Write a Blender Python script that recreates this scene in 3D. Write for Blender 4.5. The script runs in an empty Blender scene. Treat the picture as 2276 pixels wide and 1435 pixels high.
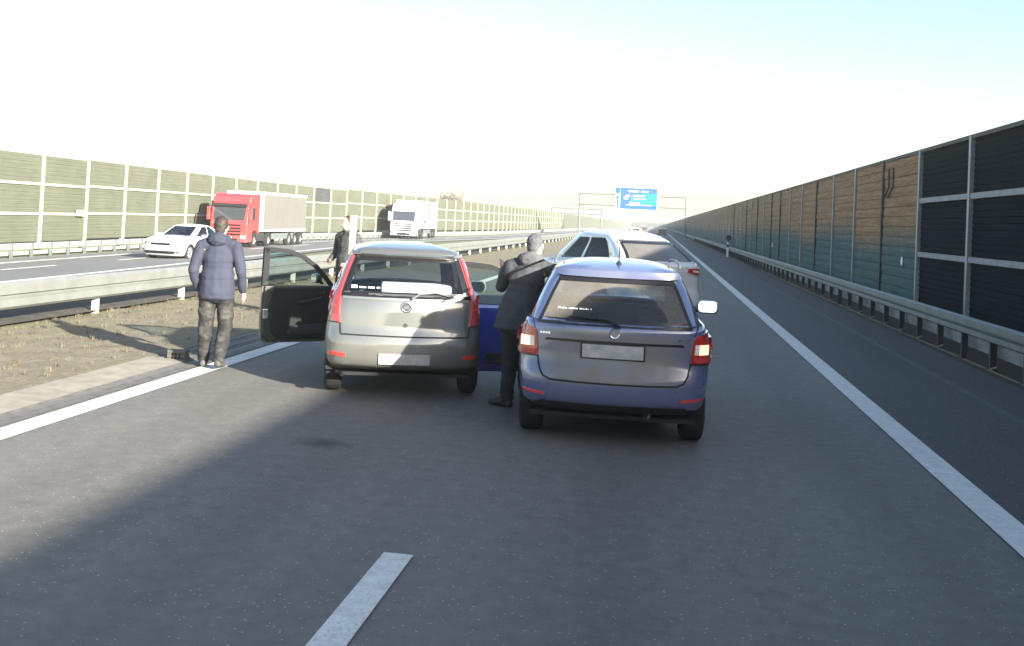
import bpy, bmesh, math, random
import numpy as np
from mathutils import Vector, Matrix, noise
from mathutils.bvhtree import BVHTree
random.seed(7); np.random.seed(7)
PI = math.pi
scn = bpy.context.scene
COL = scn.collection
# ------------------------------------------------------------------ camera
cam_d = bpy.data.cameras.new('dash_camera'); cam = bpy.data.objects.new('dash_camera', cam_d); COL.objects.link(cam)
yaw, pitch, roll, eye_h = .154, -.028, .049, 1.913
cy, sy, cp, sp, cr, sr = math.cos(yaw), math.sin(yaw), math.cos(pitch), math.sin(pitch), math.cos(roll), math.sin(roll)
right = Vector((cy, sy, 0)); f0 = Vector((-sy, cy, 0)); zz = Vector((0, 0, 1))
fwd = f0*cp - zz*sp; up = f0*sp + zz*cp
cx_ = right*cr + up*sr; cy_ = up*cr - right*sr; cz_ = -fwd
cam.matrix_world = Matrix(((cx_.x, cy_.x, cz_.x, 0), (cx_.y, cy_.y, cz_.y, 0), (cx_.z, cy_.z, cz_.z, eye_h), (0, 0, 0, 1)))
cam_d.sensor_width = 36; cam_d.lens = 36.91; cam_d.shift_x = .0147; cam_d.shift_y = -.1315
cam_d.clip_start = .1; cam_d.clip_end = 6000
scn.camera = cam
# ------------------------------------------------------------------ world, sun, exposure
SUN_EL = math.radians(18.3)
to_sun = Vector((1, -.82, math.tan(SUN_EL)*math.hypot(1, .82))).normalized()
world = bpy.data.worlds.new('World'); scn.world = world; world.use_nodes = True
wn = world.node_tree; wn.nodes.clear()
sky = wn.nodes.new('ShaderNodeTexSky'); sky.sky_type = 'NISHITA'; sky.sun_disc = False
sky.sun_elevation = SUN_EL; sky.sun_rotation = math.atan2(to_sun.x, to_sun.y)
sky.air_density = 1.0; sky.dust_density = 1.7; sky.ozone_density = 1.0; sky.altitude = 200
bg = wn.nodes.new('ShaderNodeBackground'); bg.inputs[1].default_value = .080
wo = wn.nodes.new('ShaderNodeOutputWorld')
wn.links.new(sky.outputs[0], bg.inputs[0]); wn.links.new(bg.outputs[0], wo.inputs[0])
sun_d = bpy.data.lights.new('sun', 'SUN'); sun_d.energy = 5.0; sun_d.angle = math.radians(.9); sun_d.color = (1, .94, .83)
sun = bpy.data.objects.new('sun', sun_d); COL.objects.link(sun)
sun.rotation_euler = to_sun.to_track_quat('Z', 'Y').to_euler(); sun.location = to_sun*60
scn.view_settings.view_transform = 'Standard'; scn.view_settings.look = 'None'
scn.view_settings.exposure = 2.05; scn.view_settings.gamma = 1; scn.view_settings.use_curve_mapping = False
scn.cycles.use_denoising = True; scn.cycles.max_bounces = 8; scn.cycles.transparent_max_bounces = 16
scn.cycles.volume_bounces = 1; scn.cycles.volume_max_steps = 64; scn.cycles.use_adaptive_sampling = True
scn.cycles.sample_clamp_indirect = 6

# ------------------------------------------------------------------ materials
class NT:
    def __init__(s, name):
        s.m = bpy.data.materials.new(name); s.m.use_nodes = True; s.t = s.m.node_tree
        s.b = s.t.nodes['Principled BSDF']; s.out = s.t.nodes['Material Output']
    def n(s, typ, **kw):
        x = s.t.nodes.new(typ)
        for k, v in kw.items():
            if k[0] == 'i' and k[1:].isdigit(): x.inputs[int(k[1:])].default_value = v
            else: setattr(x, k, v)
        return x
    def l(s, a, b): s.t.links.new(a, b)
    def coord(s, scale=(1, 1, 1), obj=True):
        tc = s.n('ShaderNodeTexCoord'); mp = s.n('ShaderNodeMapping'); mp.inputs['Scale'].default_value = scale
        if obj: s.l(tc.outputs['Object'], mp.inputs[0])
        else:
            g = s.n('ShaderNodeNewGeometry'); s.l(g.outputs['Position'], mp.inputs[0])
        return mp.outputs[0]
    def noise(s, vec, scale, detail=4, rough=.55):
        x = s.n('ShaderNodeTexNoise'); x.inputs['Scale'].default_value = scale; x.inputs['Detail'].default_value = detail
        x.inputs['Roughness'].default_value = rough; s.l(vec, x.inputs['Vector']); return x.outputs[0]
    def ramp(s, fac, stops):
        r = s.n('ShaderNodeValToRGB'); e = r.color_ramp.elements
        while len(e) < len(stops): e.new(.5)
        for q, (p, c) in zip(e, stops):
            q.position = p; q.color = (*c, 1) if not isinstance(c, float) else (c, c, c, 1)
        s.l(fac, r.inputs[0]); return r.outputs[0]
    def mix(s, fac, a, b, typ='MIX'):
        x = s.n('ShaderNodeMixRGB', blend_type=typ)
        for i, v in ((0, fac), (1, a), (2, b)):
            if isinstance(v, (int, float)): x.inputs[i].default_value = v if i == 0 else (v, v, v, 1)
            elif isinstance(v, tuple): x.inputs[i].default_value = (*v, 1)
            else: s.l(v, x.inputs[i])
        return x.outputs[0]
    def math(s, op, a, b=0.0):
        x = s.n('ShaderNodeMath', operation=op)
        for i, v in ((0, a), (1, b)):
            if isinstance(v, (int, float)): x.inputs[i].default_value = v
            else: s.l(v, x.inputs[i])
        return x.outputs[0]
    def sep(s, vec):
        x = s.n('ShaderNodeSeparateXYZ'); s.l(vec, x.inputs[0]); return x.outputs
    def bump(s, h, strength, dist=.01):
        x = s.n('ShaderNodeBump'); x.inputs['Strength'].default_value = strength; x.inputs['Distance'].default_value = dist
        s.l(h, x.inputs['Height']); s.l(x.outputs[0], s.b.inputs['Normal'])
    def set(s, **kw):
        for k, v in kw.items():
            k = {'base': 'Base Color', 'rough': 'Roughness', 'metal': 'Metallic', 'coat': 'Coat Weight', 'spec': 'Specular IOR Level', 'alpha': 'Alpha',
                 'emit': 'Emission Color', 'estr': 'Emission Strength', 'trans': 'Transmission Weight', 'coatr': 'Coat Roughness', 'sheen': 'Sheen Weight'}[k]
            i = s.b.inputs[k]
            if isinstance(v, (int, float)): i.default_value = v
            elif isinstance(v, tuple): i.default_value = (*v, 1)
            else: s.l(v, i)
        return s.m

def simple(name, col, rough=.6, metal=0., var=.12, scale=6., bump=0., **kw):
    t = NT(name); v = t.coord()
    n = t.noise(v, scale)
    dark = tuple(c*(1-var) for c in col); lite = tuple(min(1, c*(1+var)) for c in col)
    t.set(base=t.ramp(n, [(.3, dark), (.7, lite)]), rough=rough, metal=metal, **kw)
    if bump: t.bump(t.noise(v, scale*6, 6), bump)
    return t.m

def paint(name, col, metal=.0, rough=.35, dirt=(.16, .14, .11), dirt_amt=.5, rear=False, flake=False):
    """car paint with road film that is thicker low down and (rear=True) on the tailgate"""
    t = NT(name); v = t.coord(); o = t.sep(v)
    n = t.noise(v, 3.5, 6, .6); n2 = t.noise(t.coord((1, 1, .35)), 22, 5, .65)
    low = t.ramp(o[2], [(.12, 1.), (.75, 0.)])
    m = t.math('MULTIPLY', low, dirt_amt)
    if rear:
        ax = t.math('ABSOLUTE', o[0]); cx = t.ramp(ax, [(.45, 1.), (.80, .12)])
        cy2 = t.ramp(o[1], [(.30, 1.), (.55, 0.)]); cz = t.ramp(o[2], [(.28, .40), (.51, .34), (.56, 1.), (.95, .92), (1.10, .35)])
        rr = t.math('MULTIPLY', t.math('MULTIPLY', cx, cy2), cz)
        m = t.math('MAXIMUM', m, t.math('MULTIPLY', rr, .95))
    m = t.math('MULTIPLY', m, t.math('ADD', .62, t.math('MULTIPLY', n, .65)))
    m = t.math('MINIMUM', t.math('ADD', m, t.math('MULTIPLY', n2, .05)), 1.)
    base = t.mix(m, col, dirt)
    t.set(base=base, metal=t.math('MULTIPLY', t.math('SUBTRACT', 1, m), metal), rough=t.math('ADD', rough, t.math('MULTIPLY', m, .35)),
          coat=t.math('MULTIPLY', t.math('SUBTRACT', 1, m), 1.), coatr=.08); t.b.inputs['Coat IOR'].default_value = 2.1; t.b.inputs['Specular IOR Level'].default_value = .8
    return t.m

def glass(name, tint=(.55, .6, .6), refl=.10, dust=None, sheen=.55):
    """car window: tinted see-through pane with mirror reflection; dust = film of road dirt with a wiped fan"""
    t = NT(name); nt = t.t
    tr = t.n('ShaderNodeBsdfTransparent'); tr.inputs[0].default_value = (*tint, 1)
    gl = t.n('ShaderNodeBsdfGlossy'); gl.inputs['Roughness'].default_value = .03
    fr = t.n('ShaderNodeLayerWeight'); fr.inputs[0].default_value = .25
    f = t.math('ADD', refl, t.math('MULTIPLY', fr.outputs['Fresnel'], sheen))
    ms = t.n('ShaderNodeMixShader'); t.l(f, ms.inputs[0]); t.l(tr.outputs[0], ms.inputs[1]); t.l(gl.outputs[0], ms.inputs[2])
    res = ms
    if dust:
        px, pz, r, amt = dust
        v = t.coord(); o = t.sep(v)
        dx = t.math('SUBTRACT', o[0], px); dz = t.math('MULTIPLY', t.math('SUBTRACT', o[2], pz), 1.18)
        d = t.math('SQRT', t.math('ADD', t.math('MULTIPLY', dx, dx), t.math('MULTIPLY', dz, dz)))
        d = t.math('ADD', d, t.math('MULTIPLY', t.math('SUBTRACT', t.noise(v, 9, 3), .5), .015))
        wiped = t.ramp(d, [(r-.008, 0.), (r+.008, 1.)])
        nn = t.math('ADD', .72, t.math('MULTIPLY', t.noise(v, 5, 6, .7), .5))
        dm = t.math('MULTIPLY', t.math('ADD', t.math('MULTIPLY', wiped, amt), .10), nn)
        df = t.n('ShaderNodeBsdfDiffuse'); df.inputs[0].default_value = (.165, .152, .132, 1)
        m2 = t.n('ShaderNodeMixShader'); t.l(dm, m2.inputs[0]); t.l(ms.outputs[0], m2.inputs[1]); t.l(df.outputs[0], m2.inputs[2]); res = m2
    t.l(res.outputs[0], t.out.inputs[0])
    return t.m

M = {}
def asphalt(name, dark, lite, seed, spot=None):
    t = NT(name); v = t.coord((1, 1, 1), False)
    big = t.noise(t.coord((.9, .12, 1), False), .9+seed*.1, 5, .6)
    mid = t.noise(v, 7, 6, .7); fine = t.noise(v, 95, 3, .7)
    base = t.ramp(big, [(.3, dark), (.72, lite)])
    base = t.mix(.45, base, t.ramp(mid, [(.3, tuple(c*.72 for c in dark)), (.75, tuple(c*1.25 for c in lite))]))
    base = t.mix(.75, base, t.ramp(fine, [(.25, .42), (.5, .5), (.78, .68)]), 'OVERLAY')
    # pale stone chips in the binder
    for sc, th, amt in ((25, .145, .8), (48, .15, .6), (11, .06, .8)):
        vo = t.n('ShaderNodeTexVoronoi'); vo.inputs['Scale'].default_value = sc; t.l(v, vo.inputs['Vector'])
        chip = t.math('LESS_THAN', vo.outputs['Distance'], th)
        sel = t.sep(vo.outputs['Color']); keep = t.math('GREATER_THAN', sel[0], .62)
        base = t.mix(t.math('MULTIPLY', t.math('MULTIPLY', chip, keep), amt), base, (.40, .375, .33))
    if spot:
        o = t.sep(v); dx = t.math('MULTIPLY', t.math('SUBTRACT', o[0], spot[0]), 2.6); dy = t.math('MULTIPLY', t.math('SUBTRACT', o[1], spot[1]), 2.9)
        d = t.math('SQRT', t.math('ADD', t.math('MULTIPLY', dx, dx), t.math('MULTIPLY', dy, dy)))
        d = t.math('ADD', d, t.math('MULTIPLY', mid, .5))
        base = t.mix(t.ramp(d, [(.42, .85), (1.0, 0.)]), base, (.016, .024, .023))
        for yy, sl in ((3.2, .05), (16.5, -.03), (27.0, .02)):
            e = t.math('ABSOLUTE', t.math('SUBTRACT', t.math('ADD', o[1], t.math('ADD', t.math('MULTIPLY', o[0], sl), t.math('MULTIPLY', mid, .10))), yy))
            base = t.mix(t.ramp(e, [(.006, .55), (.022, 0.)]), base, (.03, .03, .03))
        # wheel paths polished and oil darkened
        for xx, wdt in ((-4.0, .35), (-2.4, .35), (-.2, .4), (1.6, .4)):
            w = t.math('ABSOLUTE', t.math('SUBTRACT', o[0], xx)); wm = t.ramp(t.math('DIVIDE', w, wdt), [(.3, .16), (1., 0.)])
            base = t.mix(wm, base, tuple(c*.6 for c in dark))
    t.set(base=base, rough=t.math('ADD', .62, t.math('MULTIPLY', fine, .25)), spec=.5)
    t.bump(t.mix(.5, fine, mid), .55, .006)
    return t.m
M['road'] = asphalt('lane_asphalt', (.098, .091, .078), (.166, .155, .136), 0, (-2.63, 8.35))
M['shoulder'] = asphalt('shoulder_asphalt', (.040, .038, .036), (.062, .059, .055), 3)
M['opp'] = asphalt('far_asphalt', (.12, .12, .12), (.155, .155, .15), 5)
def grassmat():
    t = NT('dry_turf'); v = t.coord((1, 1, 1), False)
    a = t.noise(v, 1.3, 6, .65); b = t.noise(v, 9, 6, .7); c = t.noise(v, 40, 4, .7)
    base = t.ramp(a, [(.32, (.160, .142, .098)), (.5, (.210, .185, .135)), (.66, (.245, .220, .170))])
    base = t.mix(.55, base, t.ramp(b, [(.3, (.100, .088, .060)), (.55, (.215, .190, .142)), (.75, (.31, .28, .22))]))
    o = t.sep(v); g = t.ramp(t.math('DIVIDE', t.math('ADD', o[0], 10.2), 4.2), [(.05, .55), (.32, .35), (.5, 0.)])
    base = t.mix(t.math('MULTIPLY', g, t.ramp(a, [(.4, 0.), (.55, 1.)])), base, (.17, .19, .07))
    base = t.mix(.5, base, t.ramp(c, [(.3, .3), (.7, .68)]), 'OVERLAY')
    t.set(base=base, rough=.95, spec=.1); t.bump(t.mix(.5, b, c), 1., .03); return t.m
M['turf'] = grassmat()
M['field'] = simple('far_field', (.20, .20, .12), .95, var=.3, scale=.05)
def linemat():
    t = NT('worn_road_paint'); v = t.coord((1, 1, 1), False)
    a = t.noise(t.coord((1, .25, 1), False), 3.2, 6, .65); b = t.noise(v, 55, 4, .75); c = t.noise(v, 9, 5, .7)
    wear = t.math('MULTIPLY', t.ramp(b, [(.52, 0.), (.62, 1.)]), t.ramp(a, [(.42, .12), (.66, .55)]))
    base = t.mix(wear, t.ramp(c, [(.3, (.52, .51, .47)), (.7, (.72, .71, .66))]), (.16, .155, .14))
    t.set(base=base, rough=.65); t.bump(b, .5, .004); return t.m
M['line'] = linemat()
M['concrete'] = simple('gutter_concrete', (0.2400, 0.2160, 0.1720), .9, var=.22, scale=5, bump=.5)
M['concrete2'] = simple('plinth_concrete', (.16, .17, .165), .9, var=.15, scale=2, bump=.4)
M['plinth_grey'] = simple('dull_grey_steel', (.25, .255, .25), .7, .1, var=.35, scale=2.5)
M['soil_dark'] = simple('dark_damp_soil', (0.0506, 0.0400, 0.0256), .95, var=.4, scale=4, bump=.4)  # dark verge soil; on the median strip it paints in guardrail shade
M['gutter'] = simple('dark_gutter', (0.1125, 0.1087, 0.0975), .9, var=.35, scale=7, bump=.5)
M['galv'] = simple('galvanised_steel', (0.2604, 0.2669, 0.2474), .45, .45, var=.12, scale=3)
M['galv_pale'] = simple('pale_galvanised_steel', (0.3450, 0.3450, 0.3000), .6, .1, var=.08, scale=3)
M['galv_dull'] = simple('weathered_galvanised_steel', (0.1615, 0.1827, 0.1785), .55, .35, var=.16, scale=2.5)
M['dark_steel'] = simple('dark_steel', (.035, .037, .04), .6, .2)
M['cream'] = simple('cream_posts', (0.2788, 0.2718, 0.2161), .6, var=.06)
M['grey_post'] = simple('grey_steel_post', (.24, .25, .26), .5, .3, var=.15)
M['rail_pale'] = simple('pale_grey_rail', (0.2310, 0.2365, 0.2530), .6, var=.18, scale=4)
def panel(name, col, amp=.12, streak=.35, spec=.2):
    t = NT(name); v = t.coord((1, 1, 1), False)
    lines = t.n('ShaderNodeTexWave'); lines.wave_type = 'BANDS'; lines.bands_direction = 'Z'; lines.inputs['Scale'].default_value = 3.1; lines.inputs['Distortion'].default_value = .4
    t.l(v, lines.inputs['Vector'])
    st = t.noise(t.coord((.6, .6, 7), False), 1.6, 5, .6); blot = t.noise(v, .8, 4)
    c = t.ramp(st, [(.3, tuple(x*(1-streak) for x in col)), (.7, tuple(x*(1+streak*.6) for x in col))])
    c = t.mix(.5, c, t.ramp(blot, [(.35, tuple(x*.85 for x in col)), (.65, tuple(x*1.12 for x in col))]))
    c = t.mix(amp, c, lines.outputs[0], 'MULTIPLY')
    t.set(base=c, rough=.85, spec=spec); t.bump(lines.outputs[0], .2, .01); return t.m
M['olive_panel'] = panel('sunlit_olive_panel', (0.1016, 0.1074, 0.0783), .10, .22)
M['slate_panel'] = panel('slate_grey_panel', (.06, .065, .065))
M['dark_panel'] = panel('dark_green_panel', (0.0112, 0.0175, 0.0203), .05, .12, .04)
def plankmat():
    t = NT('brown_over_green_plank'); v = t.coord((1, 1, 1), False); o = t.sep(v)
    # every bay changes from timber brown to painted teal at its own height
    bay = t.math('FLOOR', t.math('DIVIDE', t.math('SUBTRACT', o[1], 25.45), 4.))
    wn_ = t.n('ShaderNodeTexWhiteNoise', noise_dimensions='1D'); t.l(bay, wn_.inputs['W'])
    h = t.math('ADD', 1.62, t.math('MULTIPLY', wn_.outputs[0], .55))
    d = t.math('ADD', t.math('SUBTRACT', o[2], h), t.math('MULTIPLY', t.math('SUBTRACT', t.noise(v, 2.2, 4), .5), .5))
    grain = t.noise(t.coord((.8, .5, 9), False), 2.2, 6, .65)
    br = t.ramp(grain, [(.25, (.165, .100, .052)), (.5, (.31, .195, .105)), (.75, (.44, .295, .175))])
    gr = t.ramp(grain, [(.25, (.062, .104, .097)), (.75, (.105, .168, .154))])
    c = t.mix(t.ramp(t.math('ADD', d, .5), [(.12, 0.), (.88, 1.)]), gr, br)
    lime = t.noise(t.coord((1, 1, .7), False), 1.1, 5, .7)
    c = t.mix(t.ramp(lime, [(.58, 0.), (.78, .35)]), c, (.24, .20, .14))
    t.set(base=c, rough=.9, spec=.12); t.bump(grain, .5, .01); return t.m
M['plank'] = plankmat()
M['brown_post'] = simple('rust_brown_post', (.06, .05, .042), .7, .1, var=.3)

M['paint_silver'] = paint('silver_beige_paint', (0.1496, 0.1496, 0.1361), .4, .34, (.140, .132, .112), .48)
M['paint_blue'] = paint('dusty_blue_paint', (.098, .128, .285), .30, .18, (.140, .126, .108), .28, rear=True)
M['paint_blue_door'] = paint('deep_blue_paint', (.020, .060, .50), .1, .3, (.10, .10, .12), .2)
M['paint_white'] = paint('white_paint', (0.6290, 0.6375, 0.6460), 0., .3, (.32, .30, .26), .35)
M['paint_red'] = paint('red_truck_paint', (.62, .035, .035), 0., .35, (.3, .12, .1), .4)
M['black'] = simple('black_plastic', (.011, .011, .012), .85, var=.2)
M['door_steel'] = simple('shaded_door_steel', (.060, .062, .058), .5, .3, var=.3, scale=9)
M['rubber'] = simple('tyre_rubber', (0.0121, 0.0121, 0.0127), .85, var=.25, scale=12)
M['frit'] = simple('black_window_border', (.012, .012, .013), .25, var=.1)
M['cabin'] = simple('dark_cabin_fabric', (.030, .032, .036), .9, var=.2)
M['seat'] = simple('grey_seat_fabric', (.075, .080, .088), .9, var=.2, scale=20)
M['chrome'] = simple('chrome', (.75, .76, .78), .15, .95, var=.03)
M['alloy'] = simple('wheel_alloy', (.42, .43, .44), .35, .8, var=.05)
M['red_lens'] = simple('red_tail_lens', (.46, .045, .050), .12, var=.12, scale=14, coat=1.)
M['dark_red_lens'] = simple('deep_red_tail_lens', (.38, .024, .018), .12, var=.2, scale=14, coat=1.)
M['pale_lens'] = simple('clear_lamp_lens', (.80, .74, .66), .12, var=.1, scale=20, coat=1.)
M['head_lens'] = simple('headlamp_lens', (.30, .31, .33), .1, .4, var=.3, scale=14, coat=1.)
def glow(name, col, s):
    t = NT(name); n = t.noise(t.coord(), 30, 2)
    return t.set(base=tuple(col), emit=t.ramp(n, [(.3, tuple(c*.75 for c in col)), (.7, col)]), estr=s, rough=.2, coat=1.)
M['brake_lit'] = glow('lit_rear_lamp', (1., .66, .38), .42)
M['reflector'] = simple('red_reflector', (.60, .045, .035), .2, var=.1, coat=1.)
M['plate'] = simple('smudged_number_plate', (.36, .355, .34), .5, var=.26, scale=13)
M['white_sheet'] = simple('white_paper', (.88, .88, .88), .7, var=.03)
M['glass_hatch'] = glass('hatchback_glass', (.74, .82, .82), .06)
M['glass_dusty'] = glass('dusty_rear_glass', (.80, .90, .90), .05, (.03, .995, .43, .56))
M['glass_side'] = glass('side_glass', (.30, .33, .36), .12)
M['glass_dark'] = simple('dark_glazing', (.035, .04, .05), .08, var=.2, coat=1.)
M['glass_tinted'] = glass('tinted_side_glass', (.06, .07, .09), .03, None, .14)
M['glass_suv'] = simple('reflecting_rear_glass', (.13, .122, .108), .18, var=.2, scale=2, coat=.8)
M['mirror'] = simple('mirror_glass', (.62, .65, .68), .04, 1., var=.02)
M['navy'] = simple('navy_jacket_cloth', (.029, .034, .056), .85, var=.12, scale=5, bump=.15)
M['ink'] = simple('black_cloth', (.010, .011, .014), .85, var=.25, scale=6, bump=.15)
M['charcoal'] = simple('charcoal_jacket_cloth', (.040, .042, .048), .8, var=.2, scale=6, bump=.2)
M['grey_hood'] = simple('grey_hood_cloth', (0.0800, 0.0776, 0.0840), .85, var=.15, scale=8)
M['dark_jacket'] = simple('dark_padded_cloth', (.045, .044, .043), .8, var=.25, scale=7)
def camo():
    t = NT('dark_patterned_cloth'); v = t.coord(); n = t.noise(v, 9, 3, .6); n2 = t.noise(v, 16, 4, .6)
    t.set(base=t.mix(.35, t.ramp(n, [(.42, (.008, .010, .010)), (.5, (.018, .017, .017)), (.64, (.075, .071, .066))]), t.ramp(n2, [(.4, (.015, .014, .013)), (.6, (.055, .052, .047))])), rough=.85)
    return t.m
M['camo'] = camo()
M['skin'] = simple('skin', (.52, .33, .25), .55, var=.06)
M['hair'] = simple('dark_hair', (.030, .022, .017), .7, var=.3, scale=30)
M['shoe'] = simple('black_shoe', (.014, .014, .015), .5)
M['shoe_grey'] = simple('grey_trainer', (0.0700, 0.0665, 0.0630), .7, var=.4, scale=18)
M['sole'] = simple('pale_sole', (0.3000, 0.2880, 0.2640), .7)
M['trailer'] = simple('beige_tarpaulin', (0.1318, 0.1275, 0.1156), .6, var=.05, scale=1)
M['trailer_white'] = simple('white_trailer_side', (0.2340, 0.2340, 0.2160), .5, var=.04, scale=1)
M['sign_blue'] = simple('sign_blue', (.012, .085, .36), .4, var=.05)
M['sign_green'] = simple('sign_green', (.0, .40, .17), .4, var=.05)
M['sign_white'] = simple('sign_white', (.80, .82, .84), .4, var=.03)
M['sign_yellow'] = simple('sign_yellow', (.75, .60, .12), .4, var=.03)
M['sign_back'] = simple('sign_back_grey', (.16, .165, .17), .5, .3)
M['bark'] = simple('bark', (.09, .075, .06), .9, var=.3)
M['twig'] = simple('bare_twigs', (.12, .105, .085), .9, var=.3)
M['leaf'] = simple('dark_needles', (.05, .07, .04), .9, var=.4)
M['straw'] = simple('straw_blades', (0.1360, 0.1170, 0.0802), .9, var=.4, scale=3)
M['mid_bld'] = simple('pale_render', (.42, .42, .42), .8, var=.08, scale=.3)
M['roofing'] = simple('grey_roofing', (.2, .19, .19), .8)

# ------------------------------------------------------------------ object helpers
def link(o, parent=None):
    COL.objects.link(o)
    if parent: o.parent = parent
    return o
def tag(o, label=None, cat=None, group=None, kind=None):
    if label: o['label'] = label
    if cat: o['category'] = cat
    if group: o['group'] = group
    if kind: o['kind'] = kind
    return o
def empty(name, loc, rz=0, label=None, cat=None, group=None):
    o = bpy.data.objects.new(name, None); o.empty_display_size = .2; link(o); o.location = loc; o.rotation_euler = (0, 0, rz)
    return tag(o, label, cat, group)
def dup(o, parent=None, loc=None, rz=None, label=None, name=None):
    c = o.copy(); link(c, parent)
    if name: c.name = name
    if loc is not None: c.location = loc
    if rz is not None: c.rotation_euler = (0, 0, rz)
    if label: c['label'] = label
    for ch in list(o.children): dup(ch, c)
    return c
class MB:
    def __init__(s): s.v = []; s.f = []; s.mi = []
    def add(s, v, f, mi=0):
        b = len(s.v); s.v += [tuple(q) for q in v]; s.f += [tuple(i+b for i in q) for q in f]; s.mi += [mi]*len(f)
    def box(s, x0, x1, y0, y1, z0, z1, mi=0, M4=None):
        v = [(x0, y0, z0), (x1, y0, z0), (x1, y1, z0), (x0, y1, z0), (x0, y0, z1), (x1, y0, z1), (x1, y1, z1), (x0, y1, z1)]
        if M4 is not None: v = [tuple(M4 @ Vector(q)) for q in v]
        s.add(v, [(0, 3, 2, 1), (4, 5, 6, 7), (0, 1, 5, 4), (1, 2, 6, 5), (2, 3, 7, 6), (3, 0, 4, 7)], mi)
    def tube(s, pts, r, n=8, mi=0, caps=True):
        rs = r if isinstance(r, (list, tuple)) else [r]*len(pts); P = [Vector(p) for p in pts]; rings = []
        for i, p in enumerate(P):
            d = (P[min(i+1, len(P)-1)]-P[max(i-1, 0)]).normalized()
            a = d.orthogonal().normalized() if i == 0 else (a - d*a.dot(d)).normalized()
            b = d.cross(a); rings.append([p+(a*math.cos(t)+b*math.sin(t))*rs[i] for t in [2*PI*k/n for k in range(n)]])
        v = [q for r_ in rings for q in r_]; f = []
        for i in range(len(P)-1):
            for k in range(n): f.append((i*n+k, i*n+(k+1) % n, (i+1)*n+(k+1) % n, (i+1)*n+k))
        if caps: f += [tuple(range(n))[::-1], tuple((len(P)-1)*n+k for k in range(n))]
        s.add(v, f, mi)
    def lathe(s, prof, n=28, axis='x', c=(0, 0, 0), mi=0):
        """prof = [(offset along axis, radius)]"""
        v = []; f = []
        for a, r in prof:
            for k in range(n):
                t = 2*PI*k/n; y, z = r*math.cos(t), r*math.sin(t)
                v.append((c[0]+a, c[1]+y, c[2]+z) if axis == 'x' else ((c[0]+y, c[1]+a, c[2]+z) if axis == 'y' else (c[0]+y, c[1]+z, c[2]+a)))
        for i in range(len(prof)-1):
            for k in range(n): f.append((i*n+k, i*n+(k+1) % n, (i+1)*n+(k+1) % n, (i+1)*n+k))
        s.add(v, f, mi)
    def prism(s, loop, axis, a0, a1, mi=0):
        """loop of 2-D points extruded along an axis ('x': (y,z), 'y': (x,z), 'z': (x,y))"""
        n = len(loop); mk = {'x': lambda p, a: (a, p[0], p[1]), 'y': lambda p, a: (p[0], a, p[1]), 'z': lambda p, a: (p[0], p[1], a)}[axis]
        v = [mk(p, a0) for p in loop]+[mk(p, a1) for p in loop]
        f = [tuple(range(n)), tuple(range(2*n-1, n-1, -1))]+[(i, (i+1) % n, n+(i+1) % n, n+i) for i in range(n)]
        s.add(v, f, mi)
    def ring(s, outer, inner, axis, a0, a1, mi=0):
        n = len(outer); mk = {'x': lambda p, a: (a, p[0], p[1]), 'y': lambda p, a: (p[0], a, p[1]), 'z': lambda p, a: (p[0], p[1], a)}[axis]
        v = [mk(p, a0) for p in outer]+[mk(p, a0) for p in inner]+[mk(p, a1) for p in outer]+[mk(p, a1) for p in inner]; f = []
        for i in range(n):
            j = (i+1) % n
            f += [(i, j, n+j, n+i), (2*n+i, 3*n+i, 3*n+j, 2*n+j), (i, 2*n+i, 2*n+j, j), (n+i, n+j, 3*n+j, 3*n+i)]
        s.add(v, f, mi)
    def build(s, name, mat, parent=None, smooth=False, bevel=0., fix=True):
        me = bpy.data.meshes.new(name); me.from_pydata(s.v, [], s.f)
        mats = mat if isinstance(mat, (list, tuple)) else [mat]
        for m in mats: me.materials.append(m)
        if len(mats) > 1: me.polygons.foreach_set('material_index', s.mi)
        if fix:
            bm = bmesh.new(); bm.from_mesh(me); bmesh.ops.recalc_face_normals(bm, faces=bm.faces); bm.to_mesh(me); bm.free()
        if smooth: me.polygons.foreach_set('use_smooth', [True]*len(me.polygons))
        me.update(); o = link(bpy.data.objects.new(name, me), parent)
        if bevel:
            b = o.modifiers.new('bevel', 'BEVEL'); b.width = bevel; b.segments = 2; b.limit_method = 'ANGLE'; b.angle_limit = .7
        return o
def box(name, mat, x0, x1, y0, y1, z0, z1, parent=None, bevel=0.): 
    m = MB(); m.box(x0, x1, y0, y1, z0, z1); return m.build(name, mat, parent, bevel=bevel)
def arc(cx, cz, r, a0, a1, n): return [(cx+r*math.cos(a0+(a1-a0)*i/n), cz+r*math.sin(a0+(a1-a0)*i/n)) for i in range(n+1)]
def rrect(x0, x1, z0, z1, r, n=4):
    return arc(x1-r, z1-r, r, 0, PI/2, n)+arc(x0+r, z1-r, r, PI/2, PI, n)+arc(x0+r, z0+r, r, PI, 1.5*PI, n)+arc(x1-r, z0+r, r, 1.5*PI, 2*PI, n)

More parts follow.
